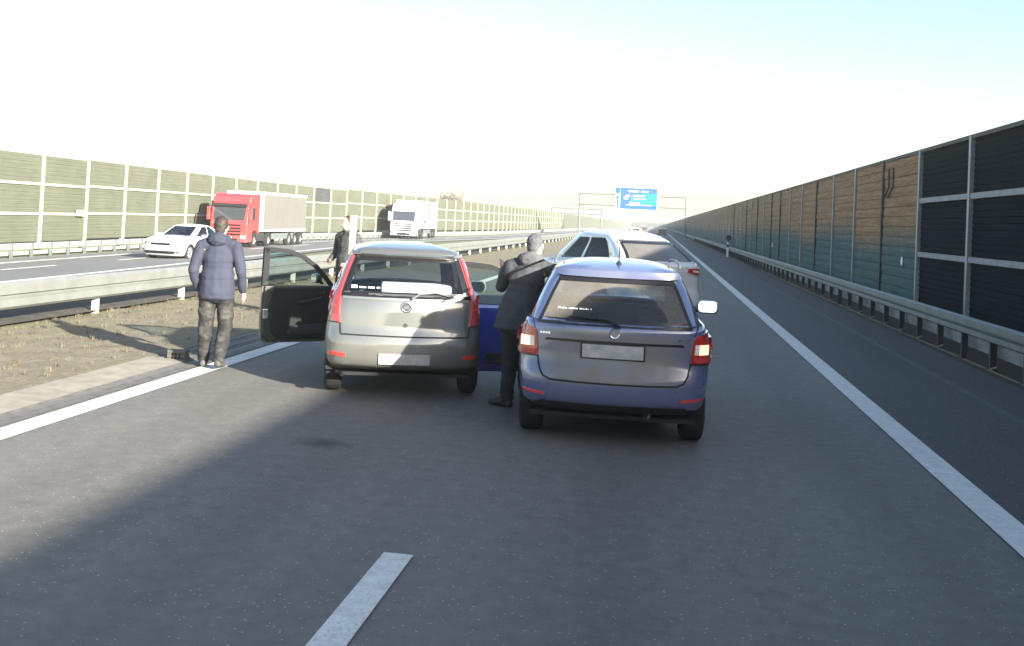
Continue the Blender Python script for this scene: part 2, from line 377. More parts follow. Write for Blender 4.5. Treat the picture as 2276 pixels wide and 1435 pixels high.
# ------------------------------------------------------------------ ground, roads
def bend(y): return 4.2*math.exp(-((y-75)/45.)**2)
def sweep(name, prof, ys, mat, opp=False, kind='structure', parent=None):
    """strip whose cross-section prof = [(x, z)] runs along y; opp = follows the gentle bow of the opposite carriageway"""
    v = []; f = []; n = len(prof)
    for y in ys:
        for x, z in prof: v.append((x-(bend(y) if opp else 0), y, z))
    for i in range(len(ys)-1):
        for k in range(n-1): f.append((i*n+k, i*n+k+1, (i+1)*n+k+1, (i+1)*n+k))
    me = bpy.data.meshes.new(name); me.from_pydata(v, [], f); me.materials.append(mat); me.update()
    o = link(bpy.data.objects.new(name, me), parent)
    if kind: o['kind'] = kind
    return o
YS = list(np.concatenate([np.arange(-60, -12, 6.), np.arange(-12, 60, 2.), np.arange(60, 200, 5.), np.geomspace(200, 2500, 24)]))
g = MB(); g.add([(-3000, -300, -1.6), (3000, -300, -1.6), (3000, 4000, -1.6), (-3000, 4000, -1.6)], [(0, 1, 2, 3)])
g.build('ground', M['field'])['kind'] = 'structure'
sweep('road', [(-5.50, 0.), (3.92, 0.)], YS, M['road'])
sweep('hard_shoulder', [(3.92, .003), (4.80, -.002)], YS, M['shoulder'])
sweep('verge_soil', [(4.80, .001), (5.16, -.012), (5.5, -.03), (5.95, -.02)], YS, M['soil_dark'])
sweep('right_verge', [(5.95, -.02), (6.3, .02), (9, -.2), (60, -1.0), (400, -1.3)], YS, M['turf'])
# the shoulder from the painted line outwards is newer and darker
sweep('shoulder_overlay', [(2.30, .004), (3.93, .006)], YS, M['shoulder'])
GYS = [y for y in YS if y > 12]
sweep('gutter', [(-5.56, .006), (-5.51, -.004), (-5.42, -.006), (-5.40, .007), (-5.25, .009)], YS, M['gutter'])
sweep('kerb_strip', [(-6.02, -.02), (-6.0, .034), (-5.55, .008)], [y for y in YS if y < 12]+[12.0], M['concrete'])
sweep('gutter_edge', [(-6.0, .014), (-5.80, .010), (-5.78, .002), (-5.70, .0), (-5.68, .010), (-5.56, .008)], [12.0]+GYS, M['gutter'])
sweep('gutter_lip', [(-5.92, .020), (-5.86, .019)], [12.0]+GYS, M['concrete2']); sweep('gutter_lip', [(-5.66, .016), (-5.62, .015)], [12.0]+GYS, M['concrete2'])
v = []; f = []
XS = np.concatenate([np.linspace(-5.98, -10.0, 34), np.linspace(-10.3, -14.2, 8)]); YM = np.concatenate([np.arange(2, 45, .14), np.arange(45, 120, 2.), np.geomspace(120, 2500, 20)])
for y in YM:
    for x in XS:
        t = (x+5.98)/-4.; near = max(0., 1-max(0, y-40)/10) if y > 40 else 1
        z = .02+(-.03*min(t, 1)) + near*min(1, t*4)*(.035*noise.noise(Vector((x*2.2, y*2.2, 0)))+.018*noise.noise(Vector((x*7, y*7, 3))))
        if x < -10: z -= .34*min(1, (-x-10)/3.5)
        xx = x - bend(y)*max(0, min(1, (-x-10)/4.2))
        v.append((xx, y, z))
n = len(XS)
for i in range(len(YM)-1):
    for k in range(n-1): f.append((i*n+k, i*n+k+1, (i+1)*n+k+1, (i+1)*n+k))
me = bpy.data.meshes.new('median_turf'); me.from_pydata(v, [], f); me.materials.append(M['turf'])
me.polygons.foreach_set('use_smooth', [True]*len(me.polygons)); o = link(bpy.data.objects.new('median_turf', me)); o['kind'] = 'structure'
sweep('opposite_road', [(-14.2, -.31), (-14.6, -.32), (-20.9, -.50), (-22.4, -.54)], YS, M['opp'], True)
sweep('left_verge', [(-22.4, -.54), (-22.9, -.50), (-23.6, -.12), (-24.5, -.05), (-60, -.6), (-400, -1.3)], YS, M['turf'], True)
# painted lines
def line(name, xa, xb, z, y0, y1, opp=False, zb=None):
    ys = [y0]+[y for y in YS if y0 < y < y1]+[y1]
    return sweep(name, [(xa, z), (xb, z if zb is None else zb)], ys, M['line'], opp)
line('left_edge_line', -5.215, -4.955, .008, -12, 1500)
line('right_edge_line', 2.28, 2.53, .010, -12, 1500)
for k in range(-1, 22):
    line('lane_dash', -1.44, -1.27, .008, 5.80-4.6+k*12, 5.80+k*12)
line('opposite_outer_line', -20.72, -20.48, -.488, -12, 900, True)
line('opposite_inner_line', -15.30, -15.08, -.330, -12, 900, True)
for k in range(-1, 28):
    line('opposite_dash', -18.44, -18.26, -.425, 24.8+k*8.2-3.4, 24.8+k*8.2, True)
# faint tar joint along the shoulder
sweep('tar_joint', [(3.86, .009), (3.98, .009)], YS, simple('worn_joint', (.085, .085, .085), .8, var=.3))
# ------------------------------------------------------------------ straw blades on the median
N = 17000
bx = -6.0-4.0*np.random.rand(N)**1.1; by = 6+26*np.random.rand(N)**1.35; bh = .006+.016*np.random.rand(N); ang = np.random.rand(N)*6.283; le = .02+.05*np.random.rand(N)
ct = 420; cx_t = -6.1-4.0*np.random.rand(ct); cy_t = 6.5+22*np.random.rand(ct)**1.3; nb_ = 16
tx = (cx_t[:, None]+np.random.normal(0, .022, (ct, nb_))).ravel(); ty = (cy_t[:, None]+np.random.normal(0, .022, (ct, nb_))).ravel()
bx = np.concatenate([bx, tx]); by = np.concatenate([by, ty]); bh = np.concatenate([bh, np.random.uniform(.02, .075, len(tx))]); ang = np.concatenate([ang, np.random.rand(len(tx))*6.283]); le = np.concatenate([le, np.random.uniform(.005, .035, len(tx))]); N = len(bx)
V = np.zeros((N, 3, 3)); w = .004+.004*np.random.rand(N)
V[:, 0] = np.stack([bx-np.sin(ang)*w, by+np.cos(ang)*w, np.full(N, -.01)], 1); V[:, 1] = np.stack([bx+np.sin(ang)*w, by-np.cos(ang)*w, np.full(N, -.01)], 1)
V[:, 2] = np.stack([bx+np.cos(ang)*le, by+np.sin(ang)*le, bh+.012], 1)
me = bpy.data.meshes.new('straw_grass'); me.from_pydata(V.reshape(-1, 3).tolist(), [], np.arange(N*3).reshape(-1, 3).tolist()); me.materials.append(M['straw'])
tag(link(bpy.data.objects.new('straw_grass', me)), 'short dry straw-coloured grass on the median beside the left lane', 'grass', kind='stuff')

# drain inlet and its spill channel in the median
t = empty('drain_inlet', (-5.70, 12.12, 0), 0, 'small dark drain inlet box where the beige kerb strip ends beside the walking man', 'drain')
m = MB(); m.ring(rrect(-.11, .11, -.01, .105, .01), rrect(-.092, .092, .01, .088, .008), 'y', -.08, .06); m.build('frame', M['gutter'], t)
m = MB(); m.box(-.091, .091, -.03, .0, .008, .087); m.build('sump', M['black'], t)
for i in range(4): box('grating_bar', M['gutter'], -.084+i*.048, -.066+i*.048, -.078, -.064, .012, .086, t)
box('grating_bar', M['gutter'], -.088, .088, -.076, -.066, .044, .054, t)
m = MB(); m.box(-.112, .112, -.08, .06, .106, .118); m.build('lid', M['gutter'], t)

# ------------------------------------------------------------------ steel guardrails
def wbeam(z0, z1, x, face=1, lip=.05):
    """cross-section of a W beam between z0 and z1; face = +1 bulges towards +x"""
    h = z1-z0; q = [(0, 0), (.10, 1), (.36, 1), (.44, -.1), (.52, -.1), (.56, 1), (.88, 1), (1, 0)]
    return [(x+face*lip*b, z0+h*a) for a, b in q]
def rail(name, loc_label, cat, x, z0, z1, face, posts, post_x, mat, pmat, lo=None, opp=False, y0=-8, y1=400, post_top=None, post_base=0, pw=.05, bolt=False, lomat=None):
    r = empty(name, (0, 0, 0), 0, loc_label, cat)
    ys = [y for y in YS if y0 <= y <= y1]
    o = sweep('beam', wbeam(z0, z1, x, face), ys, mat, opp, None, r)
    s = o.modifiers.new('t', 'SOLIDIFY'); s.thickness = .006
    if lo:
        o = sweep('lower_rail', [(lo[0], lo[1]), (lo[0]+face*.02, (lo[1]+lo[2])/2), (lo[0], lo[2])], ys, lomat or mat, opp, None, r)
        s = o.modifiers.new('t', 'SOLIDIFY'); s.thickness = .008
    m = MB(); h = (post_top or z1-.04)-post_base
    m.prism([(-pw, -.03), (pw, -.03), (pw, -.022), (-pw+.01, -.022), (-pw+.01, .022), (pw, .022), (pw, .03), (-pw, .03)], 'z', 0, h)
    p0 = None
    for y in posts:
        X = post_x-(bend(y) if opp else 0)
        if p0 is None: p0 = m.build('post', pmat, r); p = p0
        else: p = dup(p0, r)
        p.location = (X, y, post_base)
        if bolt:
            if y == posts[0]:
                b = MB(); b.box(-.03, .03, -.05, .05, 0, .12); b0 = b.build('spacer', M['dark_steel'], p)
                b0.location = (.06*face, 0, h-.30+.0)
    return r
rail('median_guardrail', 'galvanised W-beam guardrail along the dry grass median left of the silver hatchback', 'guardrail', -9.12, .27, .66, 1,
     [16.36-3.2*k for k in range(3, 0, -1)]+[16.36+3.2*k for k in range(44)], -9.22, M['galv'], M['galv_pale'], post_top=.36, post_base=-.06, y1=420, pw=.055)
m = MB(); sweep('soil_strip', [(-9.16, .045), (-9.5, .055), (-10.3, .05), (-10.75, .0)], [y for y in YS if y < 200], M['soil_dark'])  # shade under and behind the beam, painted as a dark ground strip
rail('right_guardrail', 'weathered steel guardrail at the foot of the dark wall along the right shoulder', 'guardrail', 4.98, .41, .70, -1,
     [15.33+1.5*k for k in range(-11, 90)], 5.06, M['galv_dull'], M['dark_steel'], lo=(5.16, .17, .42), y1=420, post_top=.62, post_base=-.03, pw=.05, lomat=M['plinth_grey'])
rail('far_guardrail', 'pale sunlit guardrail below the olive noise barrier beyond the opposite lanes', 'guardrail', -22.25, -.22, .02, 1,
     [20.2+1.5*k for k in range(100)], -22.2, M['galv_pale'], M['galv_dull'], lo=(-22.36, -.44, -.30), opp=True, y0=15, y1=400, post_top=.04, post_base=-.56, pw=.06, lomat=M['galv_pale'])

# ------------------------------------------------------------------ left noise barrier
nb = empty('noise_barrier', (-26, 40, 0), 0, 'long sunlit olive noise barrier with cream posts and rails left of the opposite lanes', 'noise barrier')
def bx_(y): return -22.9-bend(y)-.02*max(0, y-90)*0
def ribbed(w, h, th, nr):
    prof = []
    for i in range(nr):
        a = i/nr*h; b = (i+1)/nr*h
        prof += [(0, a), (th*.25, a+.03), (th*.25, b-.03)]
    prof += [(0, h), (-th, h), (-th, 0)]
    m = MB(); m.prism(prof, 'y', 0, w)   # built as (x,z) profile
    return m
cells = [(.06, 1.15), (1.27, 2.37), (2.49, 3.62)]
pm = ribbed(3.86, 1.0, .045, 7); p0 = None
bay_y = [19.9+4*k for k in range(58)]
post = None; railm = None
for k, y in enumerate(bay_y):
    X0, X1 = bx_(y), bx_(y+4); rot = math.atan2(-(X1-X0), 4.)
    dz = -.05 if y < 40 else (.0 if y < 85 else .12)
    m = MB(); 
    if post is None:
        m.box(-.02, .10, -.07, .07, -.3, 3.64); m.box(-.10, -.02, -.03, .03, -.3, 3.60); post = m.build('post', M['cream'], nb); q = post
    else: q = dup(post, nb)
    q.location = (X0, y, dz); q.rotation_euler = (0, 0, rot)
    L = math.hypot(4, X1-X0)
    for j, (za, zb) in enumerate(cells):
        if p0 is None: p0 = pm.build('panel', M['olive_panel'], nb); q = p0
        else: q = dup(p0, nb)
        q.location = (X0, y+.07, za+dz); q.rotation_euler = (0, 0, rot); q.scale = (1, (L-.14)/3.86, zb-za)
        if 77 < y < 82 and j == 2:
            q.data = p0.data.copy(); q.data.materials[0] = M['slate_panel']; q['label'] = 'slate grey panel'
    if railm is None:
        m = MB(); m.box(-.02, .075, .07, 3.93, -.06, .06); railm = m.build('rail', M['cream'], nb); qs = [railm, dup(railm, nb)]
    else: qs = [dup(railm, nb), dup(railm, nb)]
    for q, z in zip(qs, (1.21, 2.43)):
        q.location = (X0, y, z+dz); q.rotation_euler = (0, 0, rot)
# the rest of the barrier towards the horizon reads as one strip
sweep('far_panels', [(-22.85, -.3), (-22.80, 3.74)], list(np.geomspace(254, 900, 12)), M['olive_panel'], True, 'stuff', nb)
o = box('plate', M['cream'], 0, .08, 0, .55, 0, .28, nb); o.location = (bx_(43)+.10, 42.9, 1.08)

# ------------------------------------------------------------------ right noise barrier
rb = empty('noise_barrier', (5.98, 20, 0), 0, 'tall noise barrier in shade on the right, brown and teal planks then dark green panels', 'noise barrier')
WX = 5.98; ZT = 3.94; ZB = .44
o = sweep('plinth', [(5.86, -.1), (5.86, .36), (6.1, .36)], YS, M['concrete2'], False, None, rb)
pw = MB(); pw.box(-.09, .0, -.065, .065, .0, ZT+.03); pw.box(0, .12, -.03, .03, 0, ZT); pst = None
for k in range(-20, 58):
    y = 21.45+4*k
    if pst is None: pst = pw.build('post', M['grey_post'], rb); q = pst
    else: q = dup(pst, rb)
    q.location = (WX, y, 0)
    if k in (2, 5, 8, 9, 11, 13, 16):
        if k == 2: bp = q.data.copy(); bp.materials[0] = M['brown_post']
        q.data = bp
dpm = ribbed(3.86, 1.0, -.05, 9); d0 = None; r0 = None
for k in range(-20, 1):
    y = 21.45+4*k
    for za, zb in ((ZB, 1.50), (1.60, 2.72), (2.84, ZT)):
        if d0 is None: d0 = dpm.build('panel', M['dark_panel'], rb); q = d0
        else: q = dup(d0, rb)
        q.location = (WX, y+.07, za); q.scale = (1, 1, zb-za)
    for z in (1.55, 2.78):
        if r0 is None: m = MB(); m.box(-.07, .05, .065, 3.935, -.055, .055); r0 = m.build('rail', M['rail_pale'], rb); q = r0
        else: q = dup(r0, rb)
        q.location = (WX, y, z)
NPL = 14; ph = (ZT-ZB)/NPL
pk = MB(); pk.prism([(0, 0), (-.030, .004), (-.042, ph*.5), (-.030, ph-.008), (0, ph-.003), (.05, ph+.02), (.05, 0)], 'y', 0, 3.87)
k0 = None; far = MB()
for k in range(1, 58):
    y = 21.45+4*k
    for j in range(NPL):
        if k <= 13:
            if k0 is None: k0 = pk.build('plank', M['plank'], rb); q = k0
            else: q = dup(k0, rb)
            q.location = (WX+random.uniform(-.012, .012), y+.065, ZB+j*ph); q.rotation_euler = (0, random.uniform(-.03, .03), 0)
        else:
            far.box(WX-.04+random.uniform(-.01, .01), WX+.04, y+.065, y+3.935, ZB+j*ph, ZB+(j+1)*ph-.012)
o = far.build('far_planks', M['plank'], rb); o['kind'] = 'stuff'
sweep('far_wall_strip', [(WX, -.1), (WX, ZT)], list(np.geomspace(252, 1100, 12)), M['plank'], False, 'stuff', rb)
m = MB(); m.box(-.05, .07, -6, 30.4, ZT+.002, ZT+.05)
o = sweep('coping', [(WX-.075, ZT-.05), (WX-.075, ZT+.03), (WX+.08, ZT+.03)], [y for y in YS if -60 < y < 260], M['brown_post'], False, None, rb)
for (y, z, s) in ((26.9, 1.34, .11), (56.4, 1.2, .12)):
    o = MB(); o.lathe([(0, 0), (0, s), (-.02, s), (-.02, 0)], 14, 'x', (0, 0, 0)); o = o.build('marker_disc', M['sign_white'], rb); o.location = (WX-.06, y, z); o.scale = (1, .75, 1)
# dark stains: two drain pipes by the dark brown post
for yy in (28.2, 28.7):
    m = MB(); m.tube([(WX-.08, yy, 3.7), (WX-.08, yy-.05, 3.2), (WX-.08, yy+.5, 2.95)], .022, 6); m.build('hanging_cable', M['brown_post'], rb)

for root in (nb, rb):
    for ch in root.children: ch.location -= root.location

# ------------------------------------------------------------------ delineator posts
def delineator(x, y, z, h, label, w=.12):
    t = empty('delineator_post', (x, y, z), 0, label, 'delineator post')
    m = MB(); m.prism([(-w/2, -.02), (0, -.06), (w/2, -.02), (w/2, .02), (-w/2, .02)], 'z', 0, h); m.build('post', M['sign_white'], t)
    m = MB(); m.prism([(-w/2-.002, -.022), (0, -.063), (w/2+.002, -.022), (w/2+.002, .022), (-w/2-.002, .022)], 'z', h*.66, h*.86); m.build('band', M['black'], t)
    return t
delineator(4.78, 74, .0, 1.0, 'small white delineator post on the right guardrail below the brown wall', .13)
t = bpy.data.objects.new('reflector_disc', None)
m = MB(); m.lathe([(0, 0), (0, .19), (.03, .19), (.03, 0)], 18, 'y', (0, 0, 0)); o = m.build('reflector_disc', M['dark_steel']); o.location = (4.84, 74.1, 1.32)
tag(o, 'dark round disc above the white delineator post on the right side', 'reflector')
m = MB(); m.tube([(0, 0.03, -1.3), (0, .03, 0)], .02, 6); m.build('stem', M['dark_steel'], o)
t = empty('marker_pole', (-4.86, 16.4, 0), 0, 'tall white marker pole standing between the silver car and the man in dark jacket', 'marker pole')
m = MB(); m.prism(rrect(-.050, .050, -.03, .03, .02, 2), 'z', 0, 1.62); m.build('pole', M['sign_white'], t)
m = MB(); m.prism(rrect(-.060, .060, -.035, .035, .02, 2), 'z', 1.60, 1.84); m.build('cap', M['cream'], t)

# ------------------------------------------------------------------ cars
def interp(tab, x):
    if x <= tab[0][0]: return tab[0][1]
    for (a, p), (b, q) in zip(tab, tab[1:]):
        if x <= b:
            t = (x-a)/(b-a); return p+(q-p)*t
    return tab[-1][1]
def smooth_interp(tab, x):
    if x <= tab[0][0]: return tab[0][1]
    for (a, p), (b, q) in zip(tab, tab[1:]):
        if x <= b:
            t = (x-a)/(b-a); t = t*t*(3-2*t); return p+(q-p)*t
    return tab[-1][1]
def make_car(name, P, loc, heading, label, cat, group=None, detail=True):
    """A car hull as two lofts (lower body up to the belt line, cabin above it) plus parts laid on the hull surface.
       local x right, y forward from the rear bumper, z up"""
    root = empty(name, loc, heading, label, cat, group)
    L, W, H = P['L'], P['W'], P['H']; hw = W/2
    mats = P['paint']; yr = P['yr']; yf = P['yf']; zt_side = P['belt']; cowl_y = P['cowl_y']; cowl_z = P['cowl_z']; nose_z = P['nose_z']
    wy = P['wheels']; wr = P['wheel_r']; wz = wr
    ar = wr+.055
    # half outline: (u, y from rear / front, rear weight, front weight)
    B = P.get('bow', .05); C = P.get('corner', .34)
    half = []
    for u, fy, w_ in ((0, 0, 1), (.18, .02, 1), (.36, .10, 1), (.52, .28, 1), (.66, .55, 1)): half.append((u, B*fy, w_, 0))
    for u, dy, w_ in ((.76, .05, 1), (.85, .13, .98), (.92, .26, .9), (.965, .45, .7), (.99, .72, .4), (1., 1., .15)): half.append((u, B*.55+C*dy, w_, 0))
    ys0 = B*.55+C; ys1 = L-C*1.3-B
    st = set([round(ys0+.12, 3)])
    for w in wy:
        for k in range(-6, 7): st.add(round(w+ar*math.sin(k*PI/12)*1.0, 3))
    n_ = 26
    for i in range(1, n_):
        y = ys0+(ys1-ys0)*i/n_
        if all(abs(y-s_) > .05 for s_ in st): st.add(round(y, 3))
    st = sorted(s_ for s_ in st if ys0+.05 < s_ < ys1-.03)
    for y in st: half.append((1., y, 0, 0))
    for u, dy, w_ in ((1., 1., .15), (.985, .7, .4), (.95, .42, .7), (.88, .22, .9), (.78, .10, 1), (.62, .05, 1), (.42, .02, 1), (.2, .005, 1), (0, 0, 1)):
        half.append((u, L-C*1.3*dy-B*.2, 0, w_))
    K = len(half)
    def zbot(y, u):
        z = P.get('zb', .20)
        z = max(z, interp(P['zb_ends'], y)) if 'zb_ends' in P else z
        if u >= .93:
            for w in wy:
                d = abs(y-w)
                if d < ar-.001: z = max(z, wz-.02+math.sqrt(ar*ar-d*d))
        return z
    def ztop(y, u):
        if y <= cowl_y: return interp(zt_side, y)
        t = (y-cowl_y)/(L-cowl_y); crown = .045*(1-u*u)
        return cowl_z + (nose_z-cowl_z)*(t**1.6) + crown*(1-t)*1.0 if True else 0
    def width(z, y):
        f = interp(P['flank'], z); 
        e = 1-P.get('taper', .05)*max(0, (y-L*.72)/(L*.28))**2-P.get('rtaper', .03)*max(0, (L*.25-y)/(L*.25))**2
        return hw*f*e
    NV = 13; vg = [i/(NV-1) for i in range(NV)]
    def low_pt(k, v, side):
        u, y, wr_, wf_ = half[k]; zb_, zt_ = zbot(y, u), ztop(y, u); z = zb_+(zt_-zb_)*v
        yy = y+wr_*interp(yr, z)-wf_*interp(yf, z)
        return Vector((side*u*width(z, y), yy, z))
    verts, faces, idx = [], [], {}
    def vid(key, p):
        if key not in idx: idx[key] = len(verts); verts.append(p)
        return idx[key]
    def lv(k, i, side):
        if half[k][0] == 0: side = 1
        return vid(('l', k, i, side), low_pt(k, vg[i], side))
    faceinfo = []
    for side in (1, -1):
        for k in range(K-1):
            for i in range(NV-1):
                q = (lv(k, i, side), lv(k+1, i, side), lv(k+1, i+1, side), lv(k, i+1, side))
                if len(set(q)) < 3: continue
                faces.append(q if side == 1 else q[::-1]); faceinfo.append(('low', k, i, side))
    # ---- bonnet deck between cowl and nose
    kc = max(k for k in range(K) if half[k][1] <= cowl_y and half[k][0] == 1.)
    front = list(range(kc, K)); NB = 10
    def bonnet_pt(k, j, side):
        e = low_pt(k, 1., side); t = j/NB; u, y = half[k][0], half[k][1]
        x = e.x*(1-t); z = e.z+.05*(1-(1-t)**2)*(u*u)*max(.15, (1-(max(y, cowl_y)-cowl_y)/(L-cowl_y)*.8)); yy = e.y
        return Vector((x, yy, z))
    for side in (1, -1):
        for a in range(len(front)-1):
            k = front[a]
            for j in range(NB):
                def bv(k_, j_):
                    if j_ == 0: return lv(k_, NV-1, side)
                    return vid(('b', k_, j_, 1 if (j_ == NB or half[k_][0] == 0) else side), bonnet_pt(k_, j_, side))
                q = [bv(k, j), bv(k+1, j), bv(k+1, j+1), bv(k, j+1)]
                q = [x for n2, x in enumerate(q) if x not in q[:n2]]
                if len(q) < 3: continue
                faces.append(tuple(q) if side == 1 else tuple(q[::-1])); faceinfo.append(('bonnet', k, j, side))
    # ---- cabin
    rtab = P['cab_rear']; ftab = P['cab_front']; wtab = P['cab_w']     # y of rear glass / windscreen and half width, against height
    zc0 = None
    NS = 11
    levels = P['levels']; NL = len(levels)         # heights fraction 0..1 between belt and cantrail
    ztopc = P['cantrail']
    side_f = P['pillars']                           # fractions along the side glass where pillars begin/end
    cabu = P.get('cabu', [0, .24, .48, .70, .84, .88])             # rear face: last two = edge of glass and inner pillar
    cab_half = [('r', u) for u in cabu]+[('c', .90), ('c', .97)]+[('s', f_) for f_ in side_f]+[('d', .97), ('d', .90)]+[('f', u) for u in (.82, .74, .5, .25, 0)]
    KC = len(cab_half)
    def cab_pt(k, lev, side):
        typ, a = cab_half[k]
        zr = interp(zt_side, interp(rtab, 0)+.3)
        base_z = interp(zt_side, 1.0)
        def zz_(y_b): 
            zb0 = y_b; return zb0+(ztopc-zb0)*lev
        if typ == 'r': zl = zz_(interp(zt_side, 0.)); 
        elif typ == 'f': zl = zz_(cowl_z)
        elif typ == 'c': zl = zz_(interp(zt_side, .3))
        elif typ == 'd': zl = zz_(cowl_z)
        else:
            y_b = interp(rtab, 0)+C*.9+(cowl_y-interp(rtab, 0)-C*.9)*a; zl = zz_(interp(zt_side, y_b))
        zn = (zl-base_z)/(ztopc-base_z); zn = max(0, min(1.0, zn)) if lev > 0 else 0
        zn = lev
        w = interp(wtab, zn); r0 = interp(rtab, zn); f1 = interp(ftab, zn)
        cb = P.get('cab_bow', .05); wrear = w*(1-P.get('cab_rtaper', .06)); cc = C*.9*(1-.35*zn)
        if typ == 'r': return Vector((side*a*wrear, r0+cb*a*a, zl))
        if typ == 'c': return Vector((side*(wrear*(.955 if a < .95 else 1.0)), r0+cb*.8+(cc*.22 if a < .95 else cc*.55), zl))
        if typ == 's':
            ya = r0+cc; yb = f1-.16
            bulge = 1+.0*a
            y = ya+(yb-ya)*a; ww = wrear+(w-wrear)*min(1, a*3)
            return Vector((side*ww*(1-.05*max(0, a-.8)/.2), y, zl))
        if typ == 'd': return Vector((side*w*(.93 if a > .95 else .90), f1-.10 if a > .95 else f1-.05, zl))
        return Vector((side*a*w*1.05, f1+.10*(1-a*a)*P.get('ws_bow', 1.), zl+.0))
    def cv(k, i, side):
        if cab_half[k][1] == 0 and cab_half[k][0] in 'rf': side = 1
        return vid(('c', k, i, side), cab_pt(k, levels[i], side))
    glassf = {'rear': [], 'front': [], 'side': []}
    g0, g1 = P.get('glass_lv', (1, NL-2))
    i_side0 = 8; nside = len(side_f)
    for side in (1, -1):
        for k in range(KC-1):
            for i in range(NL-1):
                q = (cv(k, i, side), cv(k+1, i, side), cv(k+1, i+1, side), cv(k, i+1, side))
                if side == -1: q = q[::-1]
                t0, t1 = cab_half[k][0], cab_half[k+1][0]; kind = 'cab'
                if g0 <= i < g1:
                    if t0 == 'r' and t1 == 'r' and k < 4: kind = 'rear'
                    elif t0 == 'f' and t1 == 'f' and k > KC-5: kind = 'front'
                    elif t0 == 's' and t1 == 's' and (k-i_side0) in P['side_glass']: kind = 'side'
                if kind == 'cab': faces.append(q); faceinfo.append(('cab', k, i, side))
                else: glassf[kind].append((q, (k, i, side)))
    # roof: rings shrinking to the middle
    NRF = 8; cyr = (interp(rtab, 1)+interp(ftab, 1))/2
    def roof_pt(k, j, side):
        e = cab_pt(k, 1., side); t = j/NRF
        s_ = math.cos(t*PI/2)**.9 if t < 1 else 0
        s_ = 1-t
        zcr = H-ztopc; hgt = zcr*(1-(1-t)**2.6)
        x = e.x*s_; y = cyr+(e.y-cyr)*s_
        sl = P.get('roof_slope', 0)*(y-cyr)
        return Vector((x, y, ztopc+(e.z-ztopc)*s_+hgt+sl*(1-s_)))
    for side in (1, -1):
        for k in range(KC-1):
            for j in range(NRF):
                def rv(k_, j_):
                    if j_ == 0: return cv(k_, NL-1, side)
                    if j_ == NRF: return vid(('rc',), roof_pt(k_, NRF, side))
                    s2 = 1 if cab_half[k_][1] == 0 and cab_half[k_][0] in 'rf' else side
                    return vid(('r', k_, j_, s2), roof_pt(k_, j_, side))
                q = [rv(k, j), rv(k+1, j), rv(k+1, j+1), rv(k, j+1)]
                q = [x for n2, x in enumerate(q) if x not in q[:n2]]
                if len(q) < 3: continue
                faces.append(tuple(q) if side == 1 else tuple(q[::-1])); faceinfo.append(('roof', k, j, side))
    allf = faces+[q for ks in glassf.values() for q, _ in ks]
    bvh = BVHTree.FromPolygons([v_ for v_ in verts], [list(q) for q in allf])
    # shelf closing the gap between belt ring of the body and the base of the cabin
    cut = P.get('cut')           # (side, y0, y1): open front door hole
    keep, info = [], []
    for q, inf in zip(faces, faceinfo):
        if cut:
            c_ = sum((verts[i] for i in q), Vector())/len(q)
            if inf[0] in ('low', 'cab') and inf[3] == cut[0] and cut[1] < c_.y < cut[2] and c_.z > .30 and (inf[0] == 'low' or c_.z < ztopc-.05): continue
        keep.append(q)
    sh = []
    ring_l = [verts[lv(k, NV-1, 1)].copy() for k in range(kc+1)]
    me = bpy.data.meshes.new('body'); me.from_pydata([tuple(v_) for v_ in verts], [], keep); me.materials.append(mats); me.materials.append(M['cabin'])
    me.polygons.foreach_set('use_smooth', [True]*len(me.polygons))
    body = link(bpy.data.objects.new('body', me), root)
    bm = bmesh.new(); bm.from_mesh(me); bmesh.ops.remove_doubles(bm, verts=bm.verts, dist=.0008)
    loose = [v_ for v_ in bm.verts if not v_.link_faces]; bmesh.ops.delete(bm, geom=loose, context='VERTS')
    bmesh.ops.recalc_face_normals(bm, faces=bm.faces); bm.to_mesh(me); bm.free()
    # make sure that normals point outwards
    c_ = Vector((0, L/2, .7)); s_ = sum((1 if p.normal.dot(p.center-c_) > 0 else -1) for p in me.polygons)
    if s_ < 0: me.flip_normals()
    sd = body.modifiers.new('thick', 'SOLIDIFY'); sd.thickness = .02; sd.offset = -1; sd.material_offset = 1; sd.material_offset_rim = 0
    me.set_sharp_from_angle(angle=math.radians(38))
    def pane(kind, mat, nm):
        if not glassf[kind]: return None
        gm = bpy.data.meshes.new(nm); gm.from_pydata([tuple(v_) for v_ in verts], [], [q for q, _ in glassf[kind]]); gm.materials.append(mat)
        bm = bmesh.new(); bm.from_mesh(gm); bmesh.ops.delete(bm, geom=[v_ for v_ in bm.verts if not v_.link_faces], context='VERTS')
        bmesh.ops.remove_doubles(bm, verts=bm.verts, dist=.0008); bmesh.ops.recalc_face_normals(bm, faces=bm.faces); bm.to_mesh(gm); bm.free()
        gm.polygons.foreach_set('use_smooth', [True]*len(gm.polygons))
        return link(bpy.data.objects.new(nm, gm), root)
    pane('rear', P.get('glass_rear', M['glass_dark']), 'rear_window'); pane('front', P.get('glass_front', M['glass_dark']), 'windscreen')
    if cut: glassf['side'] = [(q, i) for q, i in glassf['side'] if not (i[2] == cut[0] and cut[1] < (sum((verts[j] for j in q), Vector())/4).y < cut[2])]
    groups = {}
    for q, inf in glassf['side']:
        kk = inf[0]-i_side0; gi = sum(1 for a_ in range(kk) if a_ not in P['side_glass']); groups.setdefault((inf[2], gi), []).append((q, inf))
    for key in sorted(groups): glassf['side'] = groups[key]; pane('side', P.get('glass_side', M['glass_dark']), 'side_window')
